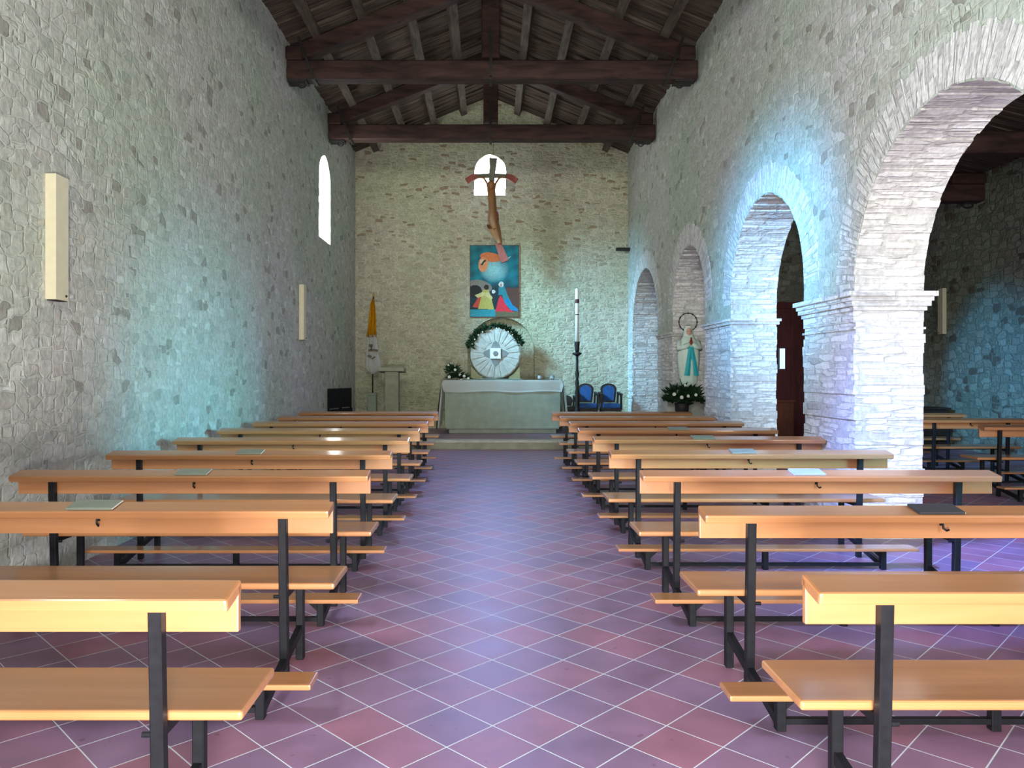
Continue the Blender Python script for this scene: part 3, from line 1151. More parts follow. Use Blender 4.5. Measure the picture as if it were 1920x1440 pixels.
for k in range(20):                              # radial grooves shown as slightly raised staves
    a = 2 * PI * (k + 0.5) / 20
    mx = Matrix.Translation((0, 0, cz)) @ Matrix.Rotation(-a, 4, 'Y')
    vs = [(r * 0.45, -0.035), (r * 0.93, -0.055), (r * 0.93, 0.055), (r * 0.45, 0.035)]
    lo = [bm.verts.new(mx @ Vector((x, -0.10, z))) for x, z in vs]
    hi = [bm.verts.new(mx @ Vector((x, -0.112, z * 0.8))) for x, z in vs]
    bm.faces.new(hi)
    for q in range(4):
        bm.faces.new((lo[q], lo[(q + 1) % 4], hi[(q + 1) % 4], hi[q]))
obj('radial_stave', bm, M['cut_stone'], t)['kind'] = 'stuff'
M['carving'] = plain('darker_carved_stone', (0.24, 0.26, 0.25), 0.85, 0.2)
for k in range(4):
    a = PI / 2 * k
    mx = Matrix.Translation((0, 0, cz)) @ Matrix.Rotation(-a, 4, 'Y')
    bm = bmesh.new()
    vs = [(0.11, -0.12), (0.17, -0.09), (0.25, -0.055), (0.30, 0), (0.25, 0.055), (0.17, 0.09), (0.11, 0.12)]
    lo = [bm.verts.new(mx @ Vector((x, -0.10, z))) for x, z in vs]
    hi = [bm.verts.new(mx @ Vector((x, -0.118, z))) for x, z in vs]
    bm.faces.new(hi)
    bm.faces.new(lo[::-1])
    for q in range(len(vs)):
        bm.faces.new((lo[q], lo[(q + 1) % 7], hi[(q + 1) % 7], hi[q]))
    obj('cross_arm', bm, M['carving'], t)
bm = bmesh.new()
box(bm, -0.125, 0.125, -0.15, -0.09, cz - 0.125, cz + 0.125)
bevel(bm, 0.01, 2)
sq = obj('tabernacle_door', bm, plain('white_enamel_door', (0.80, 0.85, 0.83), 0.4, 0.5), t)
bm = bmesh.new()
lathe(bm, [(0.06, 0), (0.06, 0.012), (0.045, 0.02)], 16)
bmesh.ops.transform(bm, matrix=Matrix.Translation((0, -0.15, cz)) @ Matrix.Rotation(PI / 2, 4, 'X'), verts=bm.verts)
obj('boss', bm, M['carving'], sq)
for s in (-1, 1):
    bm = bmesh.new()
    vs = [(s * 0.30, cz - r - 0.02), (s * 0.57, cz - r - 0.02), (s * 0.57, cz - r + 0.30), (s * 0.50, cz - r + 0.22), (s * 0.40, cz - r + 0.10), (s * 0.32, cz - r + 0.055)]
    lo = [bm.verts.new((x, -0.06, z)) for x, z in vs]
    hi = [bm.verts.new((x, 0.12, z)) for x, z in vs]
    bm.faces.new(lo)
    bm.faces.new(hi[::-1])
    for q in range(len(vs)):
        bm.faces.new((lo[q], lo[(q + 1) % 6], hi[(q + 1) % 6], hi[q]))
    obj('support_wedge', bm, M['wheat'], t)
bm = bmesh.new()
box(bm, -0.62, 0.62, -0.14, 0.2, 0, cz - r - 0.02 + 0.025)
bevel(bm, 0.01, 1)
obj('pedestal', bm, M['altar_stone'], t)

# garland over the disc
bm = bmesh.new()
rnd = random.Random(5)
for k in range(46):
    a = math.radians(18 + 150 * k / 45)
    if 95 < math.degrees(a) < 104:
        continue
    cc = (math.cos(a) * (r + 0.02), -0.10, cz + math.sin(a) * (r + 0.02))
    leaves(bm, 12, cc, 0.055, 0.03, 0.055, 0.12, 0.026, 100 + k)
g = thing('leaf_garland', 'dark leafy garland hung over the top of the round millstone', 'garland', (c.x, DY, PLZ))
obj('foliage', bm, M['leaf'], g)
for k, a in enumerate((158, 146, 133, 121, 88, 82, 70, 60, 48)):
    a = math.radians(a)
    flower(g, (math.cos(a) * (r - 0.01), -0.17, cz + math.sin(a) * (r - 0.01)), 0.022, 300 + k)

# ------------------------------------------------------------------ altar picture
PX0, PX1, PZ0, PZ1 = W(879, 0, YF).x, W(971, 0, YF).x, W(0, 595, YF).z, W(0, 460, YF).z
t = thing('altar_painting', 'colourful unframed painting on teal ground above the millstone', 'painting', ((PX0 + PX1) / 2, YF - 0.03, PZ0))
bm = bmesh.new()
hw, hh = (PX1 - PX0) / 2, PZ1 - PZ0
box(bm, -hw, hw, -0.012, 0.028, 0, hh)
obj('stretcher_frame', bm, M['red_wood'], t)


def paint(u, v):
    """u, v in the pixels of a 385 x 560 enlargement of the picture, v down."""
    def ell(cx, cy, rx, ry, rot=0.0):
        ca, sa = math.cos(rot), math.sin(rot)
        x, y = u - cx, v - cy
        X, Y = x * ca + y * sa, -x * sa + y * ca
        return (X / rx) ** 2 + (Y / ry) ** 2
    def poly(ps):
        ins = False
        for k in range(len(ps)):
            x1, y1 = ps[k]
            x2, y2 = ps[(k + 1) % len(ps)]
            if (y1 > v) != (y2 > v) and u < (x2 - x1) * (v - y1) / (y2 - y1) + x1:
                ins = not ins
        return ins
    n1 = 0.5 + 0.5 * math.sin(u * 0.05 + v * 0.031) * math.cos(v * 0.043 - u * 0.02)
    col = Vector((0.0, 0.10 + 0.12 * n1, 0.13 + 0.13 * n1))
    g_ = max(0, 1 - ell(190, 185, 120, 110))
    col = col.lerp(Vector((0.30, 0.62, 0.60)), min(1, g_ * 0.95))
    if v > 270:
        col = col.lerp(Vector((0.005, 0.03, 0.04)), min(1, (v - 270) / 70))
    if ell(80, 320, 95, 48, 0.2) < 1:
        col = Vector((0.22, 0.21, 0.17))
    if ell(40, 360, 55, 50) < 1:
        col = Vector((0.01, 0.01, 0.012))
    if v > 330 and u > 255:
        col = Vector((0.10, 0.045, 0.035))
    if ell(165, 95, 85, 36, 0.15) < 1:
        col = Vector((0.72, 0.20, 0.06))
    if ell(105, 150, 38, 58, 0.1) < 1:
        col = Vector((0.75, 0.30, 0.12))
    if ell(100, 130, 20, 20) < 1:
        col = Vector((0.75, 0.55, 0.35))
    if poly([(110, 118), (130, 118), (95, 160), (85, 150)]):
        col = Vector((0.03, 0.03, 0.02))
    if v > 498 and u < 200:
        col = Vector((0.02, 0.28, 0.33))
    elif v > 515:
        col = Vector((0.13, 0.12, 0.06))
    if poly([(20, 480), (70, 400), (95, 400), (85, 490)]):
        col = Vector((0.55, 0.06, 0.03))
    if poly([(65, 495), (95, 380), (100, 350), (145, 340), (165, 400), (190, 500)]):
        col = Vector((0.48, 0.42, 0.10))
    if poly([(40, 390), (95, 365), (150, 370), (180, 410), (165, 425), (120, 390), (60, 410)]):
        col = Vector((0.62, 0.55, 0.22))
    if ell(130, 328, 20, 22) < 1:
        col = Vector((0.03, 0.015, 0.01))
    if ell(185, 362, 14, 16) < 1:
        col = Vector((0.65, 0.68, 0.66))
    if poly([(200, 515), (225, 420), (240, 390), (270, 430), (300, 490), (345, 520)]):
        col = Vector((0.70, 0.03, 0.05))
    if poly([(225, 330), (270, 320), (300, 400), (330, 460), (375, 495), (375, 515), (320, 505), (275, 450), (250, 385), (222, 390)]):
        col = Vector((0.0, 0.22, 0.42)) if v > 420 else Vector((0.02, 0.22, 0.25))
    if ell(246, 305, 20, 22) < 1:
        col = Vector((0.60, 0.66, 0.58))
    if ell(245, 312, 9, 11) < 1:
        col = Vector((0.45, 0.25, 0.16))
    if ell(305, 100, 22, 3, -0.7) < 1:
        col = Vector((0.5, 0.7, 0.6))
    if u < 4 or u > 381 or v < 5 or v > 554:
        col = Vector((0.10, 0.03, 0.02))
    return col


bm = bmesh.new()
nu, nv = 96, 140
cl = bm.loops.layers.float_color.new('Col')
g = [[bm.verts.new((-hw + 2 * hw * i / nu, -0.014, hh * (1 - j / nv))) for i in range(nu + 1)] for j in range(nv + 1)]
for j in range(nv):
    for i in range(nu):
        f = bm.faces.new((g[j][i], g[j][i + 1], g[j + 1][i + 1], g[j + 1][i]))
        cc = paint((i + 0.5) / nu * 385, (j + 0.5) / nv * 560)
        for lp in f.loops:
            lp[cl] = (cc[0], cc[1], cc[2], 1)
obj('canvas', bm, attr_mat('oil_painting'), t)

# ------------------------------------------------------------------ hanging crucifix
CY = 17.3
ks = CY / F


def Cp(px, py, dy=0.0):
    p = W(px, py, CY)
    return (p.x - W(921, 0, CY).x, dy, p.z - W(0, 490, CY).z)


o0 = W(921, 490, CY)
t = thing('crucifix', 'large carved wooden crucifix hanging in front of the far window', 'crucifix', (o0.x, CY, o0.z))
bm = bmesh.new()
def slab(bm, pts, widths, th):
    vs0, vs1 = [], []
    pts = [Vector(p) for p in pts]
    L_, R_ = [], []
    for i, p in enumerate(pts):
        d = (pts[min(i + 1, len(pts) - 1)] - pts[max(i - 1, 0)]).normalized()
        s = Vector((-d.z, 0, d.x))
        L_.append(p + s * widths[i] / 2)
        R_.append(p - s * widths[i] / 2)
    off = Vector((0, th / 2, 0))
    fl = [bm.verts.new(p - off) for p in L_]
    frr = [bm.verts.new(p - off) for p in R_]
    bl = [bm.verts.new(p + off) for p in L_]
    br = [bm.verts.new(p + off) for p in R_]
    m_ = len(pts)
    for i in range(m_ - 1):
        bm.faces.new((fl[i], fl[i + 1], frr[i + 1], frr[i]))
        bm.faces.new((bl[i + 1], bl[i], br[i], br[i + 1]))
        bm.faces.new((fl[i + 1], fl[i], bl[i], bl[i + 1]))
        bm.faces.new((frr[i], frr[i + 1], br[i + 1], br[i]))
    bm.faces.new((fl[0], frr[0], br[0], bl[0]))
    bm.faces.new((frr[-1], fl[-1], bl[-1], br[-1]))


slab(bm, [Cp(923, 297), Cp(922, 315), Cp(920, 330), Cp(920, 352), Cp(921, 375), Cp(922, 400), Cp(926, 430), Cp(932, 455)],
     [15 * ks, 12 * ks, 11 * ks, 10 * ks, 9 * ks, 9 * ks, 9 * ks, 9 * ks], 0.09)
obj('upright_beam', bm, M['cross_wood'], t)
bm = bmesh.new()
slab(bm, [Cp(931, 455, 0.01), Cp(937, 470, 0.0), Cp(945, 491, -0.02)], [10 * ks, 13 * ks, 15 * ks], 0.10)
obj('foot_beam', bm, M['cross_red'], t)
for s in (-1, 1):
    bm = bmesh.new()
    slab(bm, [Cp(920, 329), Cp(920 + s * 18, 330), Cp(920 + s * 30, 331)], [8 * ks, 7 * ks, 8 * ks], 0.07)
    ar = obj('cross_arm', bm, M['cross_wood'], t)
    bm = bmesh.new()
    slab(bm, [Cp(920 + s * 28, 331), Cp(920 + s * 36, 333), Cp(920 + s * 47, 340)], [8 * ks, 11 * ks, 11 * ks], 0.08)
    obj('arm_tip', bm, M['cross_red'], ar)

# the carved body: one skinned surface
J = [(919, 350, 5.0), (919, 358, 3.4), (919.5, 366, 7.0), (921, 380, 7.2), (922, 393, 7.4), (923, 406, 8.4), (920, 422, 7.0), (924, 438, 5.0), (932, 452, 3.4), (935, 459, 2.6),
     (927, 422, 7.0), (931, 438, 5.0), (935, 452, 3.2), (937, 459, 2.4),
     (914, 358, 2.6), (912, 346, 2.0), (905, 335, 1.8), (894, 332, 1.5),
     (924, 358, 2.6), (927, 346, 2.0), (934, 335, 1.8), (945, 332, 1.5)]
E = [(0, 1), (1, 2), (2, 3), (3, 4), (4, 5), (5, 6), (6, 7), (7, 8), (8, 9), (5, 10), (10, 11), (11, 12), (12, 13),
     (2, 14), (14, 15), (15, 16), (16, 17), (2, 18), (18, 19), (19, 20), (20, 21)]
me = bpy.data.meshes.new('carved_figure')
dys = [-0.14, -0.12, -0.12, -0.13, -0.12, -0.12, -0.17, -0.13, -0.10, -0.12, -0.17, -0.13, -0.10, -0.12] + [-0.11, -0.08, -0.06, -0.06] * 2
me.from_pydata([Cp(a, b, dy) for (a, b, _), dy in zip(J, dys)], E, [])
fig = bpy.data.objects.new('carved_figure', me)
COL.objects.link(fig)
fig.parent = t
me.materials.append(M['corpus'])
sk = fig.modifiers.new('skin', 'SKIN')
for i, (_, _, rr) in enumerate(J):
    me.skin_vertices[0].data[i].radius = (rr * ks * (1.45 if i < 14 else 1.2), rr * ks * 1.1)
me.skin_vertices[0].data[5].use_root = True
sk.use_smooth_shade = True
fig.modifiers.new('sub', 'SUBSURF').render_levels = 2
bm = bmesh.new()
lathe(bm, [(8.5 * ks, 0), (10.5 * ks, 0.05), (10.0 * ks, 0.18), (8.8 * ks, 0.26)], 14, 1, 0.8, Cp(923, 420, -0.13))
obj('loincloth', bm, M['cross_red'], t, True)
bm = bmesh.new()
ball(bm, Vector(Cp(919, 349, -0.13)), 7.2 * ks, 1, 0.9, 1.1)
obj('hair', bm, M['corpus'], t, True)
bm = bmesh.new()
tube(bm, [Cp(923, 298), (Cp(923, 298)[0], 0.0, 8.17 - o0.z - 0.12)], 0.004, 6)
obj('hanging_wire', bm, M['iron'], t)

# ------------------------------------------------------------------ flag
FY = 17.5
o0 = W(697, 0, FY)
t = thing('flag', 'yellow and white flag with a small emblem, hanging furled in the left corner', 'flag', (o0.x, FY, PLZ))


def drape(parent, name, rows, mat, folds=5, dep=0.06, nn=36, off=0.0):
    """rows: (y pixel, left pixel, right pixel) down the hanging cloth; folds ripple front to back."""
    bm = bmesh.new()
    g = []
    for py, a, b in rows:
        p0, p1 = W(a, py, FY), W(b, py, FY)
        z = p0.z - PLZ
        ring = []
        for k in range(nn):
            f_ = k / (nn - 1)
            x = p0.x + (p1.x - p0.x) * f_ - o0.x
            ring.append(bm.verts.new((x, off + dep * math.sin(f_ * folds * 2 * PI / 2 + 0.4) * (0.6 + 0.4 * math.sin(z * 3)), z)))
        g.append(ring)
    for a, b in zip(g, g[1:]):
        for k in range(nn - 1):
            bm.faces.new((a[k], a[k + 1], b[k + 1], b[k]))
    bmesh.ops.solidify(bm, geom=list(bm.faces), thickness=0.006)
    return obj(name, bm, mat, parent, True)


drape(t, 'yellow_cloth', [(560, 696, 699), (570, 692, 701), (590, 690, 703), (610, 688, 703.5), (632, 685, 704)], M['yellow_silk'])
wc = drape(t, 'white_cloth', [(628, 687, 704), (640, 687, 706), (660, 685.5, 708), (675, 684.5, 711), (688, 684, 713), (694, 688, 709), (701, 694, 697)], M['white_silk'])
bm = bmesh.new()
for px, py, w_, h_, rot in ((694, 648, 7, 5, 0), (694, 657, 9, 4, 0), (703, 657, 9, 4, 0.2), (692, 668, 7, 4, 0.3), (699, 671, 8, 2.5, -0.6), (695, 653, 3, 8, 0)):
    p = W(px, py, FY)
    mx = Matrix.Translation((p.x - o0.x, -0.075, p.z - PLZ)) @ Matrix.Rotation(rot, 4, 'Y')
    box(bm, -w_ * FY / F / 2, w_ * FY / F / 2, -0.003, 0.02, -h_ * FY / F / 2, h_ * FY / F / 2, mx)
obj('emblem', bm, M['emblem'], wc)
bm = bmesh.new()
tube(bm, [(-0.03, 0.10, 0.0), (0.0, 0.10, W(0, 556, FY).z - PLZ)], 0.015, 10)
pole = obj('pole', bm, M['dark_wood'], t, True)
bm = bmesh.new()
lathe(bm, [(0.01, 0), (0.028, 0.02), (0.02, 0.05), (0.004, 0.09)], 10, c=(0.0, 0.10, W(0, 556, FY).z - PLZ))
obj('finial', bm, M['gold'], pole, True)
bm = bmesh.new()
lathe(bm, [(0.16, 0), (0.16, 0.03), (0.05, 0.07), (0.03, 0.2)], 16, c=(-0.03, 0.10, 0))
obj('base', bm, M['dark_wood'], t, True)

# ------------------------------------------------------------------ ambo and stone stub
LY = 16.4
p0, p1 = W(708, 690, LY), W(755, 690, LY)
t = thing('stone_ambo', 'grey stone reading stand with a slab top near the flag', 'lectern', ((p0.x + p1.x) / 2, LY, PLZ))
zt = p0.z - PLZ
bm = bmesh.new()
mx = Matrix.Translation((0, 0.2, zt - 0.045)) @ Matrix.Rotation(math.radians(-5), 4, 'X')
box(bm, -0.28, 0.28, -0.22, 0.22, -0.045, 0.04, mx)
bevel(bm, 0.012, 2)
obj('top_slab', bm, M['step_stone'], t)
bm = bmesh.new()
box(bm, -0.15, 0.145, 0.08, 0.34, 0, zt - 0.08)
bevel(bm, 0.012, 2)
obj('column', bm, M['step_stone'], t)
bm = bmesh.new()
box(bm, -0.2, 0.2, 0.04, 0.38, 0, 0.1)
obj('plinth', bm, M['cut_stone'], t)
p0, p1 = W(687, 737, 16.9), W(703, 737, 16.9)
t = thing('stone_stub', 'short grey stone pillar stub between the flag and the wall corner', 'pillar', ((p0.x + p1.x) / 2, 16.9, PLZ))
bm = bmesh.new()
hw_ = (p1.x - p0.x) / 2
box(bm, -hw_, hw_, 0, 0.2, 0, p0.z - PLZ - 0.05)
bevel(bm, 0.015, 2)
obj('shaft', bm, M['altar_stone'], t)
bm = bmesh.new()
box(bm, -hw_ - 0.01, hw_ + 0.01, -0.01, 0.21, p0.z - PLZ - 0.05, p0.z - PLZ)
bevel(bm, 0.01, 2)
obj('cap', bm, M['altar_stone'], t)


# ------------------------------------------------------------------ chairs by the altar
def make_chair(label, loc, rz, fabric, grp, wd=0.30, sh=0.60, bh=1.09, arms=True):
    t = thing('armchair', label, 'chair', loc, rz, grp)
    bm = bmesh.new()
    # arched back frame: outline ring
    def outline(hw, z0, z1, rise, n_=10):
        pts = [(-hw * 0.78, z0)]
        for k in range(n_ + 1):
            a = PI - PI * k / n_
            pts.append((hw * math.cos(a), z1 - rise + rise * math.sin(a)))
        pts.append((hw * 0.78, z0))
        return pts
    o1 = outline(wd / 2 + 0.035, sh + 0.05, bh, 0.13)
    i1 = outline(wd / 2 - 0.01, sh + 0.09, bh - 0.045, 0.11)
    plate(bm, o1, [i1], lambda a, b, q: (a, 0.44 + (b - sh) * 0.10 + q, b), 0.04)
    obj('back_frame', bm, M['dark_wood'], t)
    bm = bmesh.new()
    plate(bm, outline(wd / 2 - 0.012, sh + 0.092, bh - 0.047, 0.11), [], lambda a, b, q: (a, 0.425 + (b - sh) * 0.10 + q, b), 0.045)
    obj('backrest', bm, fabric, t)
    bm = bmesh.new()
    box(bm, -wd / 2 - 0.05, wd / 2 + 0.05, 0.0, 0.44, sh - 0.06, sh + 0.04)
    bevel(bm, 0.025, 3)
    obj('seat', bm, fabric, t)
    bm = bmesh.new()
    box(bm, -wd / 2 - 0.06, wd / 2 + 0.06, 0.01, 0.46, sh - 0.13, sh - 0.055)
    obj('seat_frame', bm, M['dark_wood'], t)
    for sx in (-1, 1):
        x = sx * (wd / 2 + 0.04)
        for y0_, y1_ in ((0.03, 0.03), (0.45, 0.48)):
            bm = bmesh.new()
            bar(bm, (x, y1_, 0), (x, y0_, sh - 0.06), 0.05, 0.05, (0, 1, 0))
            obj('leg', bm, M['dark_wood'], t)
        if arms:
            bm = bmesh.new()
            xx = sx * (wd / 2 + 0.065)
            bar(bm, (xx, 0.02, sh + 0.24), (xx, 0.48, sh + 0.28), 0.06, 0.04)
            bar(bm, (xx, 0.06, sh - 0.1), (xx, 0.04, sh + 0.24), 0.045, 0.045, (0, 1, 0))
            bar(bm, (x, 0.46, sh - 0.1), (xx, 0.47, sh + 0.28), 0.045, 0.045, (0, 1, 0))
            obj('armrest', bm, M['dark_wood'], t)
    return t


for px, lb in ((1099, 'blue upholstered armchair with arched dark frame, right beside the tall candle stand'),
               (1141, 'blue upholstered armchair with arched dark frame, nearer the arcade')):
    p = W(px, 0, 17.1)
    if px == 1099:
        ch = make_chair(lb, (p.x, 16.9, PLZ), 0, M['blue_cloth'], 'blue armchairs right of the altar')
    else:
        dup(ch, (p.x + 0.02, 16.9, PLZ), lb)
p = W(1068, 0, 16.5)
make_chair('low black armchair partly behind the right end of the altar', (p.x + 0.05, 17.50, PLZ), 0, M['dark_wood'], None, 0.24, 0.50, 0.80)
M['black_cloth'] = plain('black_upholstery', (0.008, 0.008, 0.010), 0.7, 0.2)


def folded_chair(label, loc, rz):
    """A folded chair leaning on the wall: frame of two uprights and cross bars, back and seat panels."""
    t = thing('folding_chair', label, 'chair', loc, rz, 'black folded chairs by the left wall')
    bm = bmesh.new()
    for x in (-0.20, 0.20):
        bar(bm, (x, 0.0, 0), (x, 0.0, 1.00), 0.03, 0.03, (0, 1, 0))
    for z in (0.12, 1.0):
        bar(bm, (-0.21, 0, z), (0.21, 0, z), 0.03, 0.03)
    obj('frame', bm, M['black_metal'], t)
    bm = bmesh.new()
    box(bm, -0.19, 0.19, -0.018, 0.012, 0.62, 1.0)
    bevel(bm, 0.006, 2)
    obj('backrest', bm, M['black_cloth'], t)
    bm = bmesh.new()
    box(bm, -0.19, 0.19, -0.05, -0.02, 0.16, 0.60)
    bevel(bm, 0.006, 2)
    obj('seat', bm, M['black_cloth'], t)
    return t


folded_chair('black folded chair leaning flat against the left wall past the last pew', (-3.15, 15.25, PLZ), 1.2)
folded_chair('black folded chair standing a hand away from the one on the left wall', (-3.02, 15.80, PLZ), 1.25)

# ------------------------------------------------------------------ paschal candle
KY = 16.62
p = W(1080, 765, KY)
t = thing('candle_stand', 'tall black turned floor stand right of the altar', 'candle stand', (p.x, KY, PLZ))
zs_ = lambda py: W(0, py, KY).z - PLZ
bm = bmesh.new()
prof = [(0.13, 0.0), (0.13, 0.03), (0.08, 0.06), (0.05, 0.12), (0.06, 0.25), (0.035, 0.32), (0.05, 0.42), (0.07, 0.48), (0.05, 0.54), (0.035, 0.62),
        (0.055, 0.72), (0.035, 0.80), (0.05, 0.90), (0.03, 1.0), (0.045, 1.10), (0.03, 1.20), (0.045, 1.30), (0.028, 1.42), (0.03, zs_(668))]
prof = [q for q in prof if q[1] <= zs_(668)]
lathe(bm, prof, 14)
obj('shaft', bm, M['iron'], t, True)
bm = bmesh.new()
lathe(bm, [(0.03, zs_(668)), (0.10, zs_(664)), (0.105, zs_(662)), (0.04, zs_(660))], 16)
obj('drip_pan', bm, M['iron'], t, True)
bm = bmesh.new()
lathe(bm, [(0.035, zs_(661)), (0.05, zs_(655)), (0.058, zs_(643)), (0.065, zs_(640.5))], 14)
obj('cup', bm, M['iron'], t, True)
cd = thing('paschal_candle', 'tall white candle with dark bands on the black floor stand', 'candle', (p.x, KY, PLZ + zs_(641)))
zc = zs_(541) - zs_(641)
bm = bmesh.new()
lathe(bm, [(0.042, 0.0), (0.042, zc - 0.02), (0.03, zc)], 14)
obj('wax_body', bm, M['wax'], cd, True)
for py, hh_ in ((565, 0.09), (590, 0.02)):
    z = zs_(py) - zs_(641)
    bm = bmesh.new()
    lathe(bm, [(0.046, z - hh_ / 2), (0.046, z + hh_ / 2)], 14)
    obj('band', bm, M['red_band'], cd)
bm = bmesh.new()
tube(bm, [(0, 0, zc), (0.003, 0, zc + 0.03)], 0.004, 6)
obj('wick', bm, M['iron'], cd)

# ------------------------------------------------------------------ statue in the third arch
SY = 13.25
o0 = W(1289, 725, SY)
zb = o0.z
t = thing('statue_pedestal', 'rough stone pedestal block inside the third arch under the statue', 'pedestal', (W(1284, 0, SY).x, SY + 0.05, 0))
bm = bmesh.new()
box(bm, -0.36, 0.34, -0.20, 0.33, 0, W(0, 744, SY - 0.15).z)
bevel(bm, 0.015, 2)
obj('block', bm, M['cut_stone'], t)
bm = bmesh.new()
box(bm, -0.14, 0.24, -0.12, 0.26, W(0, 744, SY - 0.15).z, zb - 0.003)
bevel(bm, 0.01, 1)
obj('plinth', bm, M['dark_wood'], t)

t = thing('madonna_statue', 'white-robed statue with teal sash and star halo standing in the third arch', 'statue', (o0.x, SY, zb), 0)
sc = 114 * SY / F                             # unit design is 1.10 tall with the halo
def fold(a, z):
    return 1 + 0.035 * math.sin(a * 9 + z * 5) * (1 if z < 0.62 else 0.3)
prof = [(0.12, 0.0), (0.138, 0.03), (0.142, 0.12), (0.160, 0.25), (0.178, 0.40), (0.182, 0.52), (0.170, 0.64), (0.140, 0.74), (0.105, 0.80), (0.070, 0.84),
        (0.062, 0.86)]
prof = [(a * sc, b * sc) for a, b in prof]
bm = bmesh.new()
lathe(bm, prof, 40, 1.0, 0.72, fn=lambda a, z: fold(a, z / sc))
obj('robe', bm, M['robe'], t, True)
bm = bmesh.new()                                     # veil hood
lathe(bm, [(0.10 * sc, 0.76 * sc), (0.085 * sc, 0.84 * sc), (0.078 * sc, 0.90 * sc), (0.070 * sc, 0.955 * sc), (0.04 * sc, 0.985 * sc), (0.01 * sc, 0.99 * sc)], 24, 1, 0.9, (0, 0.02 * sc, 0))
obj('veil', bm, M['robe'], t, True)
bm = bmesh.new()                                     # head with face, nose and chin
ball(bm, Vector((0, -0.022 * sc, 0.895 * sc)), 0.058 * sc, 0.85, 0.95, 1.25, 18, 14)
ball(bm, Vector((0, -0.078 * sc, 0.890 * sc)), 0.010 * sc, 0.8, 1.1, 1.6, 8, 6)
lathe(bm, [(0.03 * sc, 0.80 * sc), (0.032 * sc, 0.86 * sc)], 12, c=(0, -0.02 * sc, 0))
hd = obj('head', bm, M['skin'], t, True)
for sx in (-1, 1):
    bm = bmesh.new()
    ball(bm, Vector((sx * 0.02 * sc, -0.074 * sc, 0.905 * sc)), 0.006 * sc, 1.4, 0.6, 0.8, 8, 6)
    obj('eye', bm, M['dark_wood'], hd)
bm = bmesh.new()
ball(bm, Vector((0, -0.073 * sc, 0.868 * sc)), 0.009 * sc, 1.6, 0.6, 0.5, 8, 6)
obj('mouth', bm, M['cross_red'], hd)
for sx in (-1, 1):                                   # sleeves and joined hands
    bm = bmesh.new()
    tube(bm, [(sx * 0.15 * sc, 0.0, 0.74 * sc), (sx * 0.165 * sc, -0.06 * sc, 0.62 * sc), (sx * 0.09 * sc, -0.135 * sc, 0.655 * sc), (sx * 0.02 * sc, -0.155 * sc, 0.70 * sc)],
         [0.045 * sc, 0.05 * sc, 0.045 * sc, 0.03 * sc], 12)
    obj('sleeve', bm, M['robe'], t, True)
bm = bmesh.new()
for sx in (-1, 1):
    tube(bm, [(sx * 0.018 * sc, -0.160 * sc, 0.69 * sc), (sx * 0.013 * sc, -0.168 * sc, 0.735 * sc)], [0.017 * sc, 0.016 * sc], 8, 0.7)
    for k in range(4):
        yy = -0.155 * sc - 0.009 * sc * k
        tube(bm, [(sx * 0.012 * sc, yy, 0.73 * sc), (sx * 0.008 * sc, yy - 0.002 * sc, (0.768 + 0.008 * (k in (1, 2))) * sc),
                  (sx * 0.004 * sc, yy - 0.003 * sc, (0.795 + 0.010 * (k in (1, 2))) * sc)], [0.0065 * sc, 0.006 * sc, 0.004 * sc], 6)
    tube(bm, [(sx * 0.016 * sc, -0.150 * sc, 0.715 * sc), (sx * 0.012 * sc, -0.138 * sc, 0.755 * sc)], [0.007 * sc, 0.005 * sc], 6)
obj('joined_hands', bm, M['cross_red'], t, True)
bm = bmesh.new()                                     # sash: belt and two falling bands
tube(bm, [(0.13 * sc * math.sin(a) * 1.22, -0.132 * sc * math.cos(a), 0.635 * sc) for a in [(-1.1 + 2.2 * k / 12) for k in range(13)]], 0.016 * sc, 8)
for x0_, x1_ in ((-0.005, -0.055), (0.012, 0.10)):
    vs = []
    for k in range(7):
        f_ = k / 6
        x = (x0_ + (x1_ - x0_) * f_) * sc
        z = (0.63 - 0.45 * f_) * sc
        yy = -(0.135 + 0.012) * sc * math.sqrt(max(0, 1 - (x / (0.20 * sc)) ** 2)) + 0.004 + 0.02 * sc * f_
        wv = (0.035 + 0.012 * f_) * sc
        vs.append([bm.verts.new((x - wv, yy + 0.004, z)), bm.verts.new((x, yy - 0.012 * sc, z)), bm.verts.new((x + wv, yy + 0.004, z)), bm.verts.new((x, yy + 0.03, z))])
    for a, b in zip(vs, vs[1:]):
        for q in range(4):
            bm.faces.new((a[q], a[(q + 1) % 4], b[(q + 1) % 4], b[q]))
    bm.faces.new(vs[0])
    bm.faces.new(vs[-1][::-1])
obj('sash', bm, M['sash'], t)
bm = bmesh.new()
hc = (0.0, 0.03 * sc, W(0, 604, SY).z - zb)
hr = 17 * SY / F
tube(bm, [(hc[0] + hr * math.cos(a), hc[1], hc[2] + hr * math.sin(a)) for a in [2 * PI * k / 28 for k in range(29)]], 0.008, 6)
for k in range(12):
    a = 2 * PI * k / 12
    ball(bm, Vector((hr * math.cos(a), hc[1], hc[2] + hr * math.sin(a))), 0.016, u=6, v=4)
obj('halo', bm, M['iron'], t)
bm = bmesh.new()
lathe(bm, [(0.05 * sc, 0.965 * sc), (0.055 * sc, 0.985 * sc), (0.05 * sc, 0.995 * sc)], 16, c=(0, 0.0, 0))
obj('crown', bm, M['wax'], t, True)

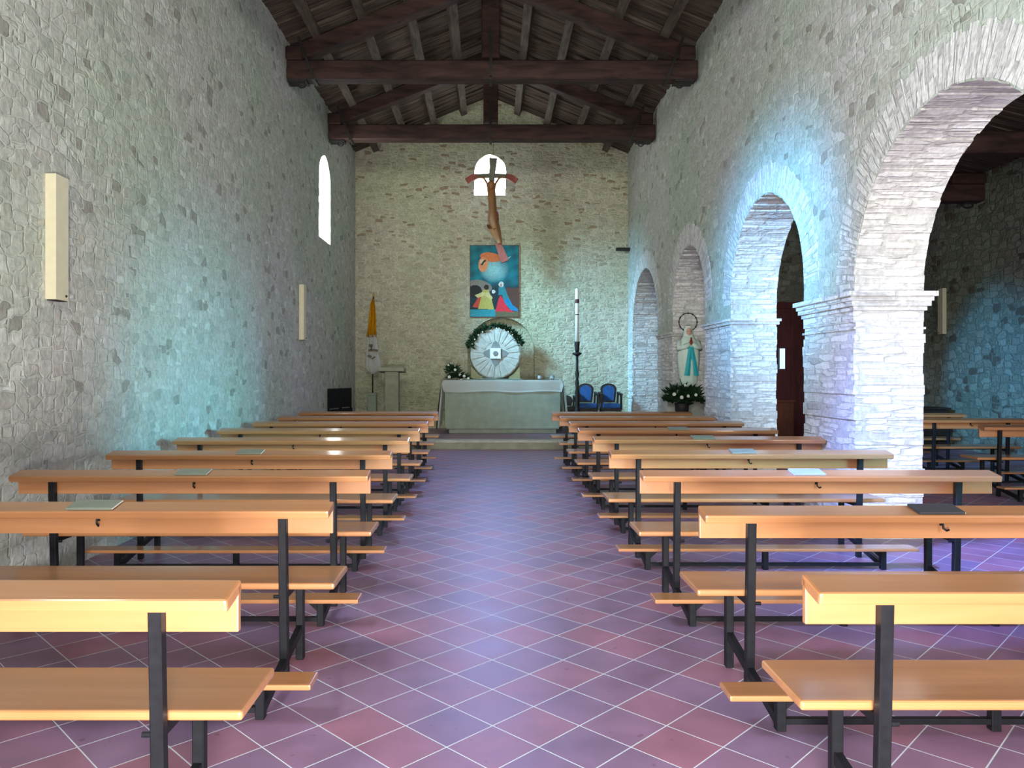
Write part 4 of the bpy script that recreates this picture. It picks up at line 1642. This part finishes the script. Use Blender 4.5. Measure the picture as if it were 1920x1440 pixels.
# flowers in front of the statue
fz = W(0, 744, SY - 0.15).z
o1 = W(1276, 745, 12.86)
t = flower_set('lily_bouquet', 'big dark green bouquet with white flowers in front of the statue', 'flowers', (o1.x, 12.84, 0),
               [((0, 0, 1.08), 0.26, 0.14, 0.10, 230), ((-0.08, 0, 1.18), 0.18, 0.10, 0.10, 90), ((0.10, 0, 1.16), 0.20, 0.10, 0.12, 120),
                ((-0.20, 0, 1.02), 0.14, 0.08, 0.06, 50), ((0.22, 0, 1.03), 0.14, 0.08, 0.06, 60), ((0.05, 0, 0.98), 0.10, 0.08, 0.06, 60)],
               [((-0.17, -0.15, 1.15), 0.04), ((-0.05, -0.17, 1.10), 0.04), ((0.06, -0.16, 1.12), 0.035), ((0.19, -0.16, 1.14), 0.035),
                ((-0.09, -0.10, 1.20), 0.04), ((0.03, -0.08, 1.30), 0.03), ((-0.02, -0.05, 1.42), 0.028)],
               [((0.0, 0, 0.95), (-0.03, -0.02, 1.42)), ((0, 0, 0.95), (0.2, 0, 1.15)), ((0, 0, 0.95), (-0.22, 0, 1.1))], 31, (0.13, 0.028))
bm = bmesh.new()
lathe(bm, [(0.10, 0.0), (0.10, 0.03), (0.04, 0.08), (0.035, 0.7), (0.06, 0.78), (0.11, 0.86), (0.12, 0.98), (0.10, 1.0)], 18)
obj('flower_stand', bm, M['iron'], t, True)

# ------------------------------------------------------------------ wall lamps and fittings
def wall_lamp(label, x, sgn, y0, y1, z0, z1):
    t = thing('wall_lamp', label, 'wall lamp', (x, (y0 + y1) / 2, z0), 0, 'cream box lamps on the walls')
    hy = (y1 - y0) / 2
    bm = bmesh.new()
    box(bm, min(0.0, sgn * 0.08), max(0.0, sgn * 0.08), -hy, hy, 0.0, z1 - z0)
    bevel(bm, 0.003, 1)
    obj('casing', bm, M['cream'], t)
    bm = bmesh.new()
    box(bm, min(sgn * 0.01, sgn * 0.072), max(sgn * 0.01, sgn * 0.072), -hy + 0.01, hy - 0.01, -0.006, 0.0)
    obj('bottom_cap', bm, M['iron'], t)
    bm = bmesh.new()
    ball(bm, Vector((sgn * 0.082, hy * 0.55, 0.035)), 0.010, u=8, v=6)
    obj('screw', bm, M['iron'], t)
    return t


wall_lamp('long cream box lamp on the left wall nearest the camera', XL, 1, 5.52, 5.69, 2.04, 2.96)
wall_lamp('cream box lamp on the left wall below the slit window', XL, 1, 12.85, 13.02, 2.07, 3.01)
wall_lamp('yellowish box lamp on the side aisle wall seen through the largest arch', XA, -1, 15.45, 15.62, 2.30, 3.24)

p = W(1168, 467, YF - 0.25)
t = thing('spotlight', 'small black spotlight bar on the far wall right of the painting', 'spotlight', (p.x, YF, p.z))
bm = bmesh.new()
box(bm, -0.19, 0.19, -0.30, -0.20, -0.04, 0.03)
bevel(bm, 0.01, 1)
obj('lamp_head', bm, M['iron'], t)
bm = bmesh.new()
bar(bm, (0.1, -0.22, 0), (0.1, 0.0, 0), 0.03, 0.03)
obj('arm', bm, M['iron'], t)

# framed notice on the hidden side of the second pier
t = thing('framed_notice', 'small pale framed notice on the second pier beside the dark red screen', 'frame', (XR2 + 0.012, 10.33, 1.55), 0)
p = W(1466, 666, 10.36)
bm = bmesh.new()
box(bm, 0.0, 0.085, 0.02, 0.05, 0.0, 0.30)
bevel(bm, 0.004, 1)
obj('frame', bm, M['dark_wood'], t)
bm = bmesh.new()
box(bm, 0.008, 0.077, 0.012, 0.022, 0.012, 0.288)
obj('sheet', bm, M['cloth'], t)

# dark red wooden screen at the back of the aisle, with a small cabinet before it
t = thing('wooden_screen', 'tall dark red wooden screen at the back of the side aisle', 'screen', (6.1, 17.3, 0))
bm = bmesh.new()
box(bm, -1.35, 1.75, 0.0, 0.12, 0.0, 3.10)
obj('panel', bm, M['red_wood'], t)
bm = bmesh.new()
for x in (-1.35, -0.3, 0.75, 1.69):
    box(bm, x, x + 0.08, -0.03, 0.0, 0.0, 3.10)
box(bm, -1.35, 1.75, -0.035, 0.0, 2.98, 3.12)
obj('moulding', bm, M['red_wood'], t)
t = thing('kneeling_desk', 'small red-brown wooden cabinet before the dark red screen', 'cabinet', (6.35, 16.4, 0))
bm = bmesh.new()
box(bm, -0.22, 0.22, 0, 0.4, 0.0, 0.88)
bevel(bm, 0.01, 1)
obj('body', bm, M['brown_wood'], t)
bm = bmesh.new()
box(bm, -0.25, 0.25, -0.03, 0.43, 0.88, 0.92)
obj('top', bm, M['brown_wood'], t)
t = thing('aisle_altar', 'dark covered table at the back of the side aisle behind the pews', 'table', (9.0, 15.0, 0))
bm = bmesh.new()
box(bm, -0.55, 0.05, 0, 0.5, 0.0, 0.78)
bevel(bm, 0.01, 1)
obj('body', bm, M['dark_wood'], t)
bm = bmesh.new()
box(bm, -0.6, 0.1, -0.04, 0.54, 0.78, 0.82)
obj('top', bm, M['dark_wood'], t)
